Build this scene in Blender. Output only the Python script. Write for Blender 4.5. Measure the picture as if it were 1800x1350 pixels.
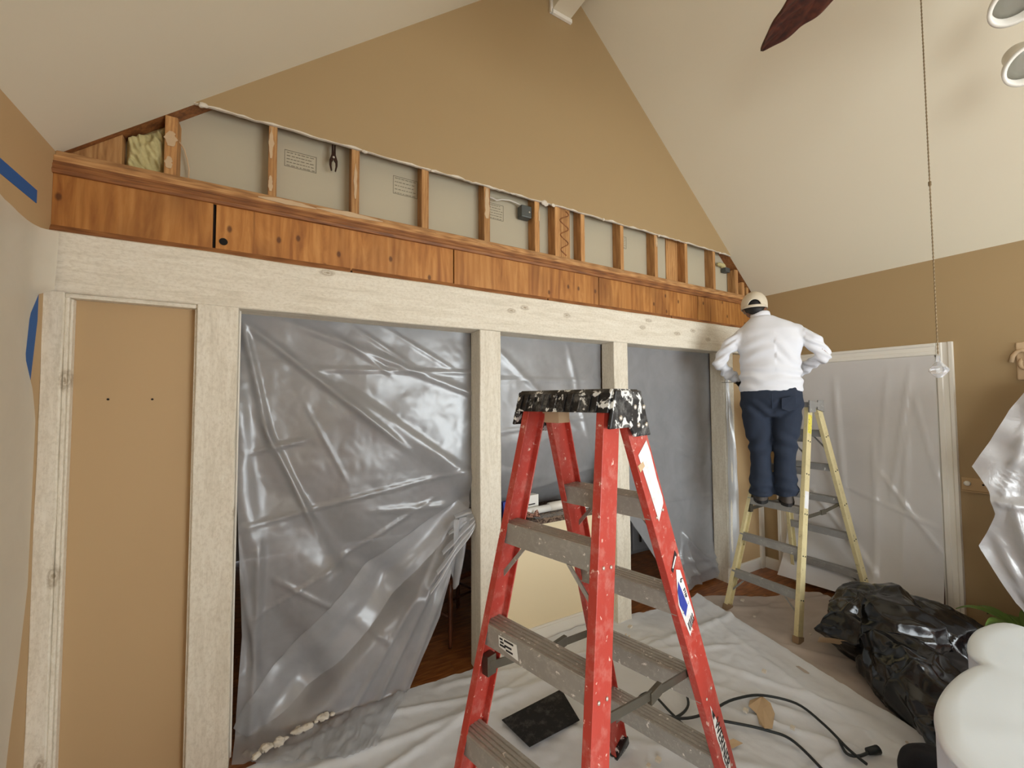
import bpy, bmesh, math, random
from mathutils import Vector, Matrix, noise
random.seed(7)
for o in list(bpy.data.objects): bpy.data.objects.remove(o)
S = bpy.context.scene
COL = S.collection

# ------------------------------------------------------------------ camera
YAW, PITCH, ROLL, FPX, CAMH = math.radians(29.7777), math.radians(2.3713), math.radians(-0.275), 719.38, 1.66
_f = Vector((math.sin(YAW)*math.cos(PITCH), math.cos(YAW)*math.cos(PITCH), math.sin(PITCH)))
_r = Vector((math.cos(YAW), -math.sin(YAW), 0)); _u = _r.cross(_f)
_r2 = _r*math.cos(ROLL)+_u*math.sin(ROLL); _u2 = -_r*math.sin(ROLL)+_u*math.cos(ROLL)
cam = bpy.data.cameras.new('camera'); camo = bpy.data.objects.new('camera', cam); COL.objects.link(camo)
cam.sensor_width = 36; cam.sensor_fit = 'HORIZONTAL'; cam.lens = FPX/1800*36; cam.clip_start = .02
mw = Matrix((( _r2.x,_u2.x,-_f.x,0),(_r2.y,_u2.y,-_f.y,0),(_r2.z,_u2.z,-_f.z,CAMH),(0,0,0,1)))
camo.matrix_world = mw
S.camera = camo

# ------------------------------------------------------------------ light
W = bpy.data.worlds.new('world'); S.world = W; W.use_nodes = True
bg = W.node_tree.nodes['Background']; bg.inputs[0].default_value = (.86,.93,1,1); bg.inputs[1].default_value = 2.6
def area(name, loc, target, sx, sy, power, col):
    l = bpy.data.lights.new(name,'AREA'); l.shape='RECTANGLE'; l.size=sx; l.size_y=sy; l.energy=power; l.color=col
    o = bpy.data.objects.new(name,l); COL.objects.link(o); o.location=loc
    o.rotation_euler=(Vector(target)-Vector(loc)).to_track_quat('-Z','Y').to_euler(); return o
area('daylight_patio_doors',(2.65,-2.95,1.38),(2.65,0,1.2),2.6,2.3,138,(.93,1,1.02))
area('daylight_left_window',(-1.15,-1.5,1.5),(0,-1.5,1.5),1.5,1.3,78,(.93,1,1.02))
vs = S.view_settings; vs.view_transform='Standard'; vs.look='None'; vs.exposure=0.44; vs.gamma=1; vs.use_curve_mapping=False

# ------------------------------------------------------------------ helpers
def lin(r,g,b):
    f=lambda c:(c/255/12.92 if c/255<=.04045 else ((c/255+.055)/1.055)**2.4)
    return (f(r),f(g),f(b),1)
class MB:
    def __init__(s): s.v=[]; s.f=[]; s.m=[]; s.cur=0
    def add(s,vs,fs):
        b=len(s.v); s.v+= [tuple(p) for p in vs]
        for f in fs: s.f.append([i+b for i in f]); s.m.append(s.cur)
        return s
    def box(s,x0,x1,y0,y1,z0,z1):
        return s.add([(x,y,z) for z in(z0,z1) for y in(y0,y1) for x in(x0,x1)],[(0,2,3,1),(4,5,7,6),(0,1,5,4),(2,6,7,3),(0,4,6,2),(1,3,7,5)])
    def obox(s,c,a,b,d):
        c,a,b,d=map(Vector,(c,a,b,d))
        return s.add([c+a*i+b*j+d*k for k in(-1,1) for j in(-1,1) for i in(-1,1)],[(0,2,3,1),(4,5,7,6),(0,1,5,4),(2,6,7,3),(0,4,6,2),(1,3,7,5)])
    def prism(s,pts,off):
        n=len(pts); off=Vector(off); P=[Vector(p) for p in pts]
        return s.add(P+[p+off for p in P],[list(range(n))[::-1],list(range(n,2*n))]+[(i,(i+1)%n,n+(i+1)%n,n+i) for i in range(n)])
    def loft(s,rings,cap=True):
        n=len(rings[0]); vs=[p for r in rings for p in r]; fs=[]
        for k in range(len(rings)-1):
            for i in range(n): fs.append((k*n+i,k*n+(i+1)%n,(k+1)*n+(i+1)%n,(k+1)*n+i))
        if cap: fs.append(list(range(n))[::-1]); fs.append([(len(rings)-1)*n+i for i in range(n)])
        return s.add(vs,fs)
    def tube(s,path,r,n=8):
        P=[Vector(p) for p in path]; R=r if isinstance(r,(list,tuple)) else [r]*len(P); rings=[]; up=None
        for i,p in enumerate(P):
            t=(P[min(i+1,len(P)-1)]-P[max(i-1,0)]).normalized()
            if up is None: up=Vector((0,0,1)) if abs(t.z)<.9 else Vector((1,0,0))
            a=t.cross(up).normalized(); b=a.cross(t).normalized(); up=b
            rings.append([p+(a*math.cos(q)+b*math.sin(q))*R[i] for q in [2*math.pi*k/n for k in range(n)]])
        return s.loft(rings)
    def ell(s,rings,n=20):   # rings: (cx,cy,cz,a,b)
        return s.loft([[(cx+a*math.cos(q),cy+b*math.sin(q),cz) for q in [2*math.pi*k/n for k in range(n)]] for cx,cy,cz,a,b in rings])
    def ball(s,c,rad,n=16,m=10,rot=None):
        rings=[]
        for j in range(m+1):
            ph=math.pi*(j+.02)/(m+.04)-math.pi/2
            rg=[]
            for k in range(n):
                q=2*math.pi*k/n; p=Vector((rad[0]*math.cos(ph)*math.cos(q),rad[1]*math.cos(ph)*math.sin(q),rad[2]*math.sin(ph)))
                if rot: p=rot@p
                rg.append(p+Vector(c))
            rings.append(rg)
        return s.loft(rings)
    def lathe(s,prof,o=(0,0,0),n=20,axis=None):
        R=Vector((0,0,1)).rotation_difference(Vector(axis)).to_matrix() if axis else Matrix.Identity(3); o=Vector(o)
        return s.loft([[o+R@Vector((r*math.cos(q),r*math.sin(q),z)) for q in [2*math.pi*k/n for k in range(n)]] for r,z in prof])
    def grid(s,nu,nv,fn):
        vs=[fn(i/nu,j/nv) for j in range(nv+1) for i in range(nu+1)]; w=nu+1
        return s.add(vs,[(j*w+i,j*w+i+1,(j+1)*w+i+1,(j+1)*w+i) for j in range(nv) for i in range(nu)])
    def mesh(s,name,mats,smooth=False,recalc=True):
        me=bpy.data.meshes.new(name); me.from_pydata(s.v,[],s.f)
        for m in (mats if isinstance(mats,(list,tuple)) else [mats]): me.materials.append(m)
        for i,p in enumerate(me.polygons): p.material_index=s.m[i]; p.use_smooth=smooth
        if recalc:
            bm=bmesh.new(); bm.from_mesh(me); bmesh.ops.recalc_face_normals(bm,faces=bm.faces); bm.to_mesh(me); bm.free()
        me.update(); return me
    def build(s,name,mats,parent=None,smooth=False,bevel=0,recalc=True):
        o=bpy.data.objects.new(name,s.mesh(name,mats,smooth,recalc)); COL.objects.link(o)
        if parent: o.parent=parent
        if bevel:
            b=o.modifiers.new('bevel','BEVEL'); b.width=bevel; b.segments=2; b.limit_method='ANGLE'; b.angle_limit=math.radians(40)
        return o
def tag(o,label=None,cat=None,group=None,kind=None):
    if label: o['label']=label
    if cat: o['category']=cat
    if group: o['group']=group
    if kind: o['kind']=kind
    return o
def empty(name,loc=(0,0,0),rz=0):
    o=bpy.data.objects.new(name,None); COL.objects.link(o); o.location=loc; o.rotation_euler=(0,0,rz); o.empty_display_size=.1; return o
def part(name,me,parent):
    o=bpy.data.objects.new(name,me); COL.objects.link(o); o.parent=parent; return o
def remesh(mb,voxel,smooth=4):
    me=mb.mesh('tmp',[]); o=bpy.data.objects.new('tmp',me); COL.objects.link(o)
    r=o.modifiers.new('r','REMESH'); r.mode='VOXEL'; r.voxel_size=voxel
    sm=o.modifiers.new('s','SMOOTH'); sm.factor=.5; sm.iterations=smooth
    dg=bpy.context.evaluated_depsgraph_get(); dg.update()
    out=bpy.data.meshes.new_from_object(o.evaluated_get(dg)); bpy.data.objects.remove(o); return out
def finish(me,name,mat,parent=None,disp=None):
    me.materials.clear(); me.materials.append(mat)
    if disp:
        N=[v.normal.copy() for v in me.vertices]; P=[v.co.copy() for v in me.vertices]
        for i,v in enumerate(me.vertices): v.co=P[i]+N[i]*disp(P[i],N[i])
    for p in me.polygons: p.use_smooth=True
    me.name=name; me.update()
    o=bpy.data.objects.new(name,me); COL.objects.link(o)
    if parent: o.parent=parent
    return o
def text(name,body,size,mat,parent,mtx,extr=.0006):
    cu=bpy.data.curves.new(name,'FONT'); cu.body=body; cu.size=size; cu.extrude=extr; cu.align_x='CENTER'; cu.align_y='CENTER'
    t=bpy.data.objects.new('t',cu); COL.objects.link(t)
    dg=bpy.context.evaluated_depsgraph_get(); dg.update()
    me=bpy.data.meshes.new_from_object(t.evaluated_get(dg)); bpy.data.objects.remove(t)
    me.transform(mtx); me.materials.clear(); me.materials.append(mat)
    return part(name,me,parent)

# ------------------------------------------------------------------ materials
def nm(name):
    m=bpy.data.materials.new(name); m.use_nodes=True; nt=m.node_tree; return m,nt,nt.nodes['Principled BSDF']
def nd(nt,t,**kw):
    n=nt.nodes.new(t)
    for k,v in kw.items():
        if k in n.inputs.keys(): n.inputs[k].default_value=v
        else: setattr(n,k,v)
    return n
def coords(nt,scale=(1,1,1),rot=(0,0,0)):
    tc=nd(nt,'ShaderNodeTexCoord'); mp=nd(nt,'ShaderNodeMapping'); mp.inputs['Scale'].default_value=scale; mp.inputs['Rotation'].default_value=rot
    nt.links.new(tc.outputs['Object'],mp.inputs[0]); return mp.outputs[0]
def ramp(nt,src,stops):
    r=nd(nt,'ShaderNodeValToRGB'); e=r.color_ramp.elements
    e[0].position,e[0].color=stops[0]; e[1].position,e[1].color=stops[-1]
    for p,c in stops[1:-1]: x=e.new(p); x.color=c
    nt.links.new(src,r.inputs[0]); return r.outputs[0]
def mixc(nt,fac,a,b):
    m=nd(nt,'ShaderNodeMix'); m.data_type='RGBA'
    for s,v in((0,fac),(6,a),(7,b)):
        if hasattr(v,'node'): nt.links.new(v,m.inputs[s])
        else: m.inputs[s].default_value=v
    return m.outputs[2]
def noi(nt,co,scale,detail=4,rough=.55,dist=0):
    n=nd(nt,'ShaderNodeTexNoise'); n.inputs['Scale'].default_value=scale; n.inputs['Detail'].default_value=detail; n.inputs['Roughness'].default_value=rough; n.inputs['Distortion'].default_value=dist
    nt.links.new(co,n.inputs['Vector']); return n.outputs['Fac']
def bump(nt,b,src,strength=.2,dist=.01):
    n=nd(nt,'ShaderNodeBump'); n.inputs['Strength'].default_value=strength; n.inputs['Distance'].default_value=dist
    nt.links.new(src,n.inputs['Height']); nt.links.new(n.outputs[0],b.inputs['Normal']); return n
K=(0,0,0,1); O=(1,1,1,1)
def vor2(nt,sx,sz,scale):
    sp=nd(nt,'ShaderNodeSeparateXYZ'); cb=nd(nt,'ShaderNodeCombineXYZ'); nt.links.new(coords(nt,(sx,1,sz)),sp.inputs[0])
    nt.links.new(sp.outputs[0],cb.inputs[0]); nt.links.new(sp.outputs[2],cb.inputs[1])
    v=nd(nt,'ShaderNodeTexVoronoi'); v.voronoi_dimensions='2D'; v.inputs['Scale'].default_value=scale; nt.links.new(cb.outputs[0],v.inputs['Vector']); return v.outputs['Distance']
def plain(name,c,rough=.5,metal=0,var=.06,scale=8,bmp=.05,spec=.5):
    m,nt,b=nm(name); co=coords(nt); n=noi(nt,co,scale)
    c2=tuple(x*(1-var*2) for x in c[:3])+(1,)
    nt.links.new(mixc(nt,n,c,c2),b.inputs['Base Color']); b.inputs['Roughness'].default_value=rough; b.inputs['Metallic'].default_value=metal; b.inputs['Specular IOR Level'].default_value=spec
    if bmp: bump(nt,b,noi(nt,co,scale*12,3),bmp,.004)
    return m
def speckled(name,c,spk,thr=.68,scale=26,rough=.5,metal=0,stretch=(1,1,1),var=.12):
    m,nt,b=nm(name); co=coords(nt,stretch); base=mixc(nt,noi(nt,co,5),c,tuple(x*(1-var*2) for x in c[:3])+(1,)); base=mixc(nt,ramp(nt,noi(nt,co,17,6,.75),[(.5,K),(.72,(.28,.28,.28,1))]),base,spk)
    n=noi(nt,co,scale,5,.6,.4); f=ramp(nt,n,[(thr,K),(thr+.03,O)])
    nt.links.new(mixc(nt,f,base,spk),b.inputs['Base Color']); b.inputs['Roughness'].default_value=rough; b.inputs['Metallic'].default_value=0
    if metal:
        mm=nd(nt,'ShaderNodeMath',operation='MULTIPLY_ADD'); mm.inputs[1].default_value=-metal; mm.inputs[2].default_value=metal; nt.links.new(f,mm.inputs[0]); nt.links.new(mm.outputs[0],b.inputs['Metallic'])
    bump(nt,b,n,.12,.003); return m
def whitewash(name,axis):
    m,nt,b=nm(name); st={'x':(.8,7,7),'z':(7,7,.8)}[axis]
    co=coords(nt,st); co2=coords(nt,{'x':(1.7,0,3.6),'z':(4.2,0,1.1)}[axis])
    g=noi(nt,co,5,6,.7,.6); base=ramp(nt,g,[(.28,lin(212,202,182)),(.5,lin(230,221,203)),(.7,lin(238,231,215))])
    sp=noi(nt,coords(nt,{'x':(.6,1,1),'z':(1,1,.6)}[axis]),90,3,.7); base=mixc(nt,ramp(nt,sp,[(.35,(.4,.4,.4,1)),(.55,K)]),base,lin(196,184,160))
    vd=vor2(nt,*{'x':(1.5,3.2,1.25),'z':(3.6,1.3,1.25)}[axis])
    wob=nd(nt,'ShaderNodeMath',operation='MULTIPLY_ADD'); wob.inputs[1].default_value=.09; nt.links.new(noi(nt,coords(nt),45,4,.7),wob.inputs[0]); nt.links.new(vd,wob.inputs[2])
    kn=ramp(nt,wob.outputs[0],[(.055,(.8,.8,.8,1)),(.075,(.15,.15,.15,1)),(.09,(.6,.6,.6,1)),(.125,K)])
    kn=mixc(nt,ramp(nt,noi(nt,co2,1.1,1),[(.42,K),(.5,O)]),K,kn)
    col=mixc(nt,kn,base,lin(150,130,100))
    f=noi(nt,coords(nt,st),16,5,.75,.6); col=mixc(nt,ramp(nt,f,[(.64,K),(.74,(.45,.45,.45,1))]),col,lin(150,138,116))
    nt.links.new(col,b.inputs['Base Color']); b.inputs['Roughness'].default_value=.62; bump(nt,b,f,.3,.004); return m
def wood(name,c1,c2,c3,st,scale=6,rough=.55,rnd=False,spots=None,bmp=.15,wave=True,wv_=.14):
    m,nt,b=nm(name); co=coords(nt,st); g=noi(nt,co,scale,6,.6,1.2)
    if wave:
        w=nd(nt,'ShaderNodeTexWave'); w.inputs['Scale'].default_value=scale*.55; w.inputs['Distortion'].default_value=7; w.inputs['Detail'].default_value=3; w.inputs['Detail Scale'].default_value=1.4; nt.links.new(co,w.inputs['Vector'])
        g=mixc(nt,wv_,g,w.outputs['Color'])
    col=ramp(nt,g,[(.3,c3),(.5,c2),(.68,c1)])
    if spots:
        vd=vor2(nt,1,.6,spots)
        col=mixc(nt,ramp(nt,vd,[(.035,(.75,.75,.75,1)),(.07,K)]),col,lin(70,32,12))
        col=mixc(nt,ramp(nt,noi(nt,coords(nt,(16,16,.9)),1.2,2),[(.68,K),(.73,(.45,.45,.45,1))]),col,lin(96,50,20))
        col=mixc(nt,ramp(nt,noi(nt,coords(nt,(1,1,.35)),3.2,3),[(.55,K),(.72,(.45,.45,.45,1))]),col,lin(92,46,18))
    if rnd:
        oi=nd(nt,'ShaderNodeObjectInfo'); r=ramp(nt,oi.outputs['Random'],[(0,(.8,.8,.8,1)),(1,(1.08,1.06,1.04,1))])
        mm=nd(nt,'ShaderNodeMix'); mm.data_type='RGBA'; mm.blend_type='MULTIPLY'; mm.inputs[0].default_value=1
        nt.links.new(col,mm.inputs[6]); nt.links.new(r,mm.inputs[7]); col=mm.outputs[2]
    nt.links.new(col,b.inputs['Base Color']); b.inputs['Roughness'].default_value=rough
    if bmp: bump(nt,b,g,bmp,.003)
    return m
def film(name,tr,col,wr=.5,gloss=.16,scale=6,trn=.5):
    m,nt,b=nm(name); nt.nodes.remove(b); out=nt.nodes['Material Output']; co=coords(nt)
    n2=noi(nt,co,scale,4,.6,1.0); n3=noi(nt,co,scale*4.5,3,.6,1.5)
    rd=nd(nt,'ShaderNodeMath',operation='ABSOLUTE'); rs=nd(nt,'ShaderNodeMath',operation='SUBTRACT'); rs.inputs[1].default_value=.5; nt.links.new(n3,rs.inputs[0]); nt.links.new(rs.outputs[0],rd.inputs[0])
    h=nd(nt,'ShaderNodeMath',operation='MULTIPLY_ADD'); h.inputs[1].default_value=-.35; nt.links.new(rd.outputs[0],h.inputs[0]); nt.links.new(n2,h.inputs[2])
    bp=nd(nt,'ShaderNodeBump'); bp.inputs['Strength'].default_value=wr; bp.inputs['Distance'].default_value=.012; nt.links.new(h.outputs[0],bp.inputs['Height'])
    d=nd(nt,'ShaderNodeBsdfDiffuse'); d.inputs[0].default_value=col; t=nd(nt,'ShaderNodeBsdfTranslucent'); t.inputs[0].default_value=col
    g=nd(nt,'ShaderNodeBsdfGlossy'); g.inputs['Roughness'].default_value=.3; g.inputs[0].default_value=(1,1,1,1)
    tp=nd(nt,'ShaderNodeBsdfTransparent'); tp.inputs[0].default_value=(.95,.96,.97,1)
    for x in(d,g): nt.links.new(bp.outputs[0],x.inputs['Normal'])
    m1=nd(nt,'ShaderNodeMixShader'); m1.inputs[0].default_value=trn; nt.links.new(d.outputs[0],m1.inputs[1]); nt.links.new(t.outputs[0],m1.inputs[2])
    m2=nd(nt,'ShaderNodeMixShader'); fr=ramp(nt,n2,[(.3,(tr*1.15,)*3+(1,)),(.75,(tr*.75,)*3+(1,))]); nt.links.new(fr,m2.inputs[0]); nt.links.new(m1.outputs[0],m2.inputs[1]); nt.links.new(tp.outputs[0],m2.inputs[2])
    m3=nd(nt,'ShaderNodeMixShader'); m3.inputs[0].default_value=gloss; nt.links.new(m2.outputs[0],m3.inputs[1]); nt.links.new(g.outputs[0],m3.inputs[2])
    nt.links.new(m3.outputs[0],out.inputs[0]); return m

M={}
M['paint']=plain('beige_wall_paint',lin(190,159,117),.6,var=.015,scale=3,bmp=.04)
M['paint_shaded']=plain('beige_wall_paint_shaded',lin(168,142,102),.6,var=.015,scale=3,bmp=.04)  # same beige paint, colour darkened for weaker light on gable and right wall
M['paint_lit']=plain('beige_wall_paint_lit',lin(240,222,184),.6,var=.015,scale=3,bmp=.04)  # same beige paint, lightened to carry the strong light on the half wall
M['ceil']=plain('cream_ceiling_paint',lin(222,213,190),.7,var=.01,scale=3,bmp=.05)
M['gyp']=plain('white_gypsum',lin(226,216,200),.9,var=.1,scale=30,bmp=.4)
M['white']=plain('white_trim_paint',lin(238,233,222),.35,var=.02,scale=6,bmp=.02)
M['bx']=whitewash('whitewashed_beam_wood','x'); M['bz']=whitewash('whitewashed_post_wood','z')
M['stud']=wood('stud_pine',lin(206,160,104),lin(186,136,82),lin(146,98,54),(9,9,.9),3.2,.7,True)
M['plate']=wood('plate_pine',lin(204,158,104),lin(184,134,82),lin(140,96,56),(1.2,14,14),3.2,.7,True)
M['mould']=wood('dark_moulding_wood',lin(160,106,58),lin(140,88,46),lin(104,62,32),(1.0,18,18),3,.6,False)
M['ply']=wood('fir_plywood',lin(206,146,80),lin(186,124,60),lin(152,92,40),(6,6,.75),2.4,.5,True,spots=5.5,wv_=.1)
M['backpaper']=plain('grey_drywall_back_paper',lin(188,178,154),.85,var=.05,scale=2.2,bmp=.03)
M['print']=plain('grey_ink',lin(120,112,96),.9,bmp=0)
M['tanpaper']=plain('tan_drywall_paper',lin(205,176,140),.9,var=.06,scale=14)
M['insul']=plain('yellow_fibreglass',lin(222,208,150),1,var=.2,scale=22,bmp=.8)
M['dark']=plain('dark_void',lin(20,14,10),.9,bmp=0)
M['darkmetal']=plain('dark_oxidised_metal',lin(58,34,22),.5,.5,.15,20)
M['ebox']=plain('blue_grey_junction_box',lin(92,96,94),.45,.4,.1,14)
M['wire']=plain('white_cable_sheath',lin(218,212,200),.5,bmp=0)
M['tape']=plain('blue_masking_tape',lin(38,92,158),.7,var=.06,scale=20)
M['floorm']=wood('oak_floor',lin(176,112,58),lin(150,90,44),lin(112,62,28),(1.2,16,16),3,.32,True,bmp=.05)
M['film']=film('milky_plastic_film',.34,lin(204,205,208),.06,.085,5,.42)
M['film_white']=film('bright_plastic_film',.2,lin(226,228,232),.25,.18,6)
M['film_door']=film('pale_door_film',.10,lin(236,233,231),.12,.07,4,.15)
M['film_left']=film('dusty_plastic_film',.16,lin(232,224,206),.14,.08,4,.2)
M['cloth']=plain('white_canvas_drop_cloth',lin(224,226,230),.85,var=.07,scale=3.5,bmp=.25)
M['cloth2']=plain('dusty_pink_drop_cloth',lin(212,198,188),.85,var=.2,scale=3,bmp=.3)
M['red']=speckled('red_fibreglass',lin(190,64,50),lin(226,186,172),.645,40,.42)
M['yellow']=speckled('pale_yellow_fibreglass',lin(224,208,158),lin(130,112,78),.66,34,.5)
M['alu']=speckled('worn_aluminium',lin(172,168,160),lin(232,226,218),.63,14,.5,.35,(3,3,3))
M['aluy']=speckled('worn_grey_aluminium',lin(160,158,154),lin(214,210,204),.66,20,.5,.35)
M['cap']=speckled('black_plastic_paint_splashed',lin(24,24,26),lin(226,226,222),.565,26,.4)
M['steel']=plain('dull_steel',lin(120,114,100),.4,.8,.15,18)
M['rivet']=plain('bright_rivet',lin(215,208,196),.35,.6,.05,10,0)
M['sticker']=speckled('white_sticker_paper',lin(240,240,238),lin(196,70,50),.72,42,.5)
M['blue']=plain('blue_print',lin(52,70,176),.5,var=.3,scale=60,bmp=0)
M['ink']=plain('black_ink',lin(22,20,22),.6,bmp=0)
M['granite']=speckled('brown_granite',lin(128,108,92),lin(66,52,44),.5,70,.25)
M['bag']=plain('black_bin_bag_plastic',lin(12,12,13),.2,0,.1,6,.1,.6)
M['blackmat']=speckled('black_felt_mat',lin(26,25,26),lin(140,138,134),.74,60,.95)
M['cord']=plain('black_rubber_cord',lin(30,36,38),.5,bmp=0)
M['shirt']=plain('white_cotton',lin(224,225,230),.9,var=.02,scale=10,bmp=.08)
M['jeans']=plain('dark_blue_denim',lin(38,48,66),.9,var=.18,scale=9,bmp=.15)
M['capc']=plain('cream_cap_cotton',lin(216,204,182),.9,var=.04,scale=12)
M['skin']=plain('skin',lin(134,88,62),.55,var=.05,bmp=.03)
M['hair']=plain('black_hair',lin(24,20,18),.6,var=.2,scale=60)
M['shoe']=plain('grey_work_shoe',lin(86,78,72),.8,var=.15,scale=20)
M['glove']=plain('black_glove',lin(28,26,26),.8)
M['brown']=wood('carved_dark_mahogany',lin(92,46,30),lin(70,32,22),lin(42,18,12),(6,6,6),3,.45,False)
M['glassy'],_nt,_b=nm('clear_crystal'); _b.inputs['Base Color'].default_value=(.95,.97,1,1); _b.inputs['Transmission Weight'].default_value=.75; _b.inputs['Roughness'].default_value=.05
M['brass']=plain('brass_chain',lin(132,114,86),.45,.5,.05,30,0)
M['lampw']=plain('white_enamel',lin(232,228,216),.35,bmp=0)
M['lens']=plain('grey_lamp_lens',lin(138,136,124),.3,0,.05,30,.1)
M['leaf']=plain('green_leaf',lin(104,136,62),.45,var=.25,scale=14)
M['terracotta']=plain('terracotta_pot',lin(150,88,60),.8)
M['tblcloth']=plain('white_plastic_wrap',lin(236,247,255),.35,0,.01,5,.05)
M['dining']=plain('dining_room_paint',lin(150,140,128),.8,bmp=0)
M['dkwood']=wood('dark_turned_wood',lin(110,62,34),lin(84,44,24),lin(54,28,14),(12,12,1.5),3,.35)
M['fridge']=plain('grey_appliance_steel',lin(168,170,172),.35,.3,.03,4,0)
M['paperw']=plain('white_paper',lin(240,238,232),.7,bmp=0)
M['redprint']=speckled('red_brown_print',lin(196,150,132),lin(70,34,26),.52,80,.5)
M['tool']=plain('dull_tan_tool',lin(150,122,92),.5,.2)
M['glass'],_nt,_b=nm('window_pane_glass'); _nt.nodes.remove(_b)
_t=nd(_nt,'ShaderNodeBsdfTransparent'); _g=nd(_nt,'ShaderNodeBsdfGlossy'); _g.inputs['Roughness'].default_value=.02; _x=nd(_nt,'ShaderNodeMixShader'); _x.inputs[0].default_value=.06
_nt.links.new(_t.outputs[0],_x.inputs[1]); _nt.links.new(_g.outputs[0],_x.inputs[2]); _nt.links.new(_x.outputs[0],_nt.nodes['Material Output'].inputs[0])

# ------------------------------------------------------------------ room shell
XL,XR,YF,YG=-.81,4.24,-2.6,2.36          # left wall, right wall, front wall, gable face
ZE,AX,AZ=2.70,1.784,4.87                 # eaves height, ridge position
def slope(x): return ZE+(AZ-ZE)*((x-XL)/(AX-XL) if x<AX else (XR-x)/(XR-AX))
def struct(mb,name,mat,label=None,**k):
    return tag(mb.build(name,mat,**k),label,kind='structure')

fl=struct(MB().box(XL-.1,XR+1.2,YF-.1,5.4,-.12,-.016),'floor',M['floorm'],'brown oak strip floor')
plk={}
rows=int((4.6-1.2)/.083)
for r in range(rows):
    y=1.2+r*.083; x=XL-random.random()*.9
    while x<XR+.05:
        Ln=random.choice((.9,1.2,1.5)); x0=max(x,XL-.02); x1=min(x+Ln,XR+.05)
        if x1-x0>.05:
            key=round(x1-x0,3)
            me=MB().box(0,key-.002,0,.0805,-.016,0).mesh('plank',M['floorm']); o=part('plank',me,fl); o.location=(x0,y,random.uniform(-.0008,.0004))
        x+=Ln
MBf=MB().box(XL-.1,XR+.1,YF-.1,1.2,-.016,0); MBf.build('floor_boards',M['floorm'],fl)
# ceilings
for nmx,xa,xb in(('ceiling_left',XL,AX),('ceiling_right',AX,XR)):
    za,zb=slope(xa),slope(xb)
    mb=MB(); mb.prism([(xa-(.15 if xa==XL else 0),YF-.1,za-(.131 if xa==XL else 0)),(xb+(.15 if xb==XR else 0),YF-.1,zb-(.131 if xb==XR else 0)),(xb+(.15 if xb==XR else 0),YF-.1,zb+.2),(xa-(.15 if xa==XL else 0),YF-.1,za+.2)],(0,YG+.014-YF+.1,0))
    struct(mb,nmx,M['ceil'],'sloping cream vaulted ceiling, %s side'%('left' if xa==XL else 'right'))
WY0,WY1,WZ0,WZ1=-2.2,-.8,.85,2.1
wl=struct(MB().box(XL-.1,XL,YF-.1,WY0,0,ZE+.1).box(XL-.1,XL,WY1,5.4,0,ZE+.1).box(XL-.1,XL,WY0,WY1,0,WZ0).box(XL-.1,XL,WY0,WY1,WZ1,ZE+.1),'wall_left',M['paint'],'beige painted left wall')
# right wall with the doorway
DY0,DY1,DZ=1.065,2.12,1.985
wr=struct(MB().box(XR,XR+.12,YF-.1,DY0,0,ZE+.1).box(XR,XR+.12,DY1,5.4,0,ZE+.1).box(XR,XR+.12,DY0,DY1,DZ,ZE+.1),'wall_right',M['paint_shaded'],'beige painted right wall with a doorway')
# room beyond doorway
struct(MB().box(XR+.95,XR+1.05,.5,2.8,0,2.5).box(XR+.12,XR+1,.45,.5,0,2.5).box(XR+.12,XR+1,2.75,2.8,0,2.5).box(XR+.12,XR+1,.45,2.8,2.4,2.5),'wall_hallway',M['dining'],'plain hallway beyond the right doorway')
# front wall (behind the camera) with patio doors and gable window
mb=MB(); mb.box(XL-.1,1.4,YF-.12,YF,0,2.6).box(3.9,XR+.1,YF-.12,YF,0,2.6).box(1.4,3.9,YF-.12,YF,0,.06).box(1.4,3.9,YF-.12,YF,2.4,2.6)
mb.box(XL-.1,XR+.1,YF-.12,YF,2.6,2.75).prism([(XL,YF-.12,2.75),(XR,YF-.12,2.75),(AX,YF-.12,AZ+.2)],(0,.12,0))
struct(mb,'wall_front',M['paint'],'beige wall with patio doors behind the viewer')
mb=MB()
for k in range(4):
    x=1.4+2.5*k/3; mb.box(x-.035,x+.035,YF-.1,YF-.03,.06,2.4)
mb.box(1.4,3.9,YF-.1,YF-.03,.06,.13).box(1.4,3.9,YF-.1,YF-.03,2.33,2.4)
w=struct(mb,'window_1',M['white'],'white framed patio doors')
for k in range(3): MB().box(1.4+2.5*k/3+.035,1.4+2.5*(k+1)/3-.035,YF-.068,YF-.062,.13,2.33).build('pane',M['glass'],w)
mb=MB()
for y in(WY0,(WY0+WY1)/2,WY1): mb.box(XL-.08,XL-.02,y-.03,y+.03,WZ0,WZ1)
for z in(WZ0,WZ1): mb.box(XL-.08,XL-.02,WY0,WY1,z-.03,z+.03)
w=struct(mb,'window_2',M['white'],'white framed window in the left wall')
for y0,y1 in((WY0+.03,(WY0+WY1)/2-.03),((WY0+WY1)/2+.03,WY1-.03)): MB().box(XL-.053,XL-.047,y0,y1,WZ0+.03,WZ1-.03).build('pane',M['glass'],w)
# dining room beyond
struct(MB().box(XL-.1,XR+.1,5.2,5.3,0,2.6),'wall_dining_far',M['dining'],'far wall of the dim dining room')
struct(MB().box(XL-.1,XR+.1,2.50,5.3,2.42,2.5),'ceiling_dining',M['dining'],'ceiling of the dim dining room')

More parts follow.
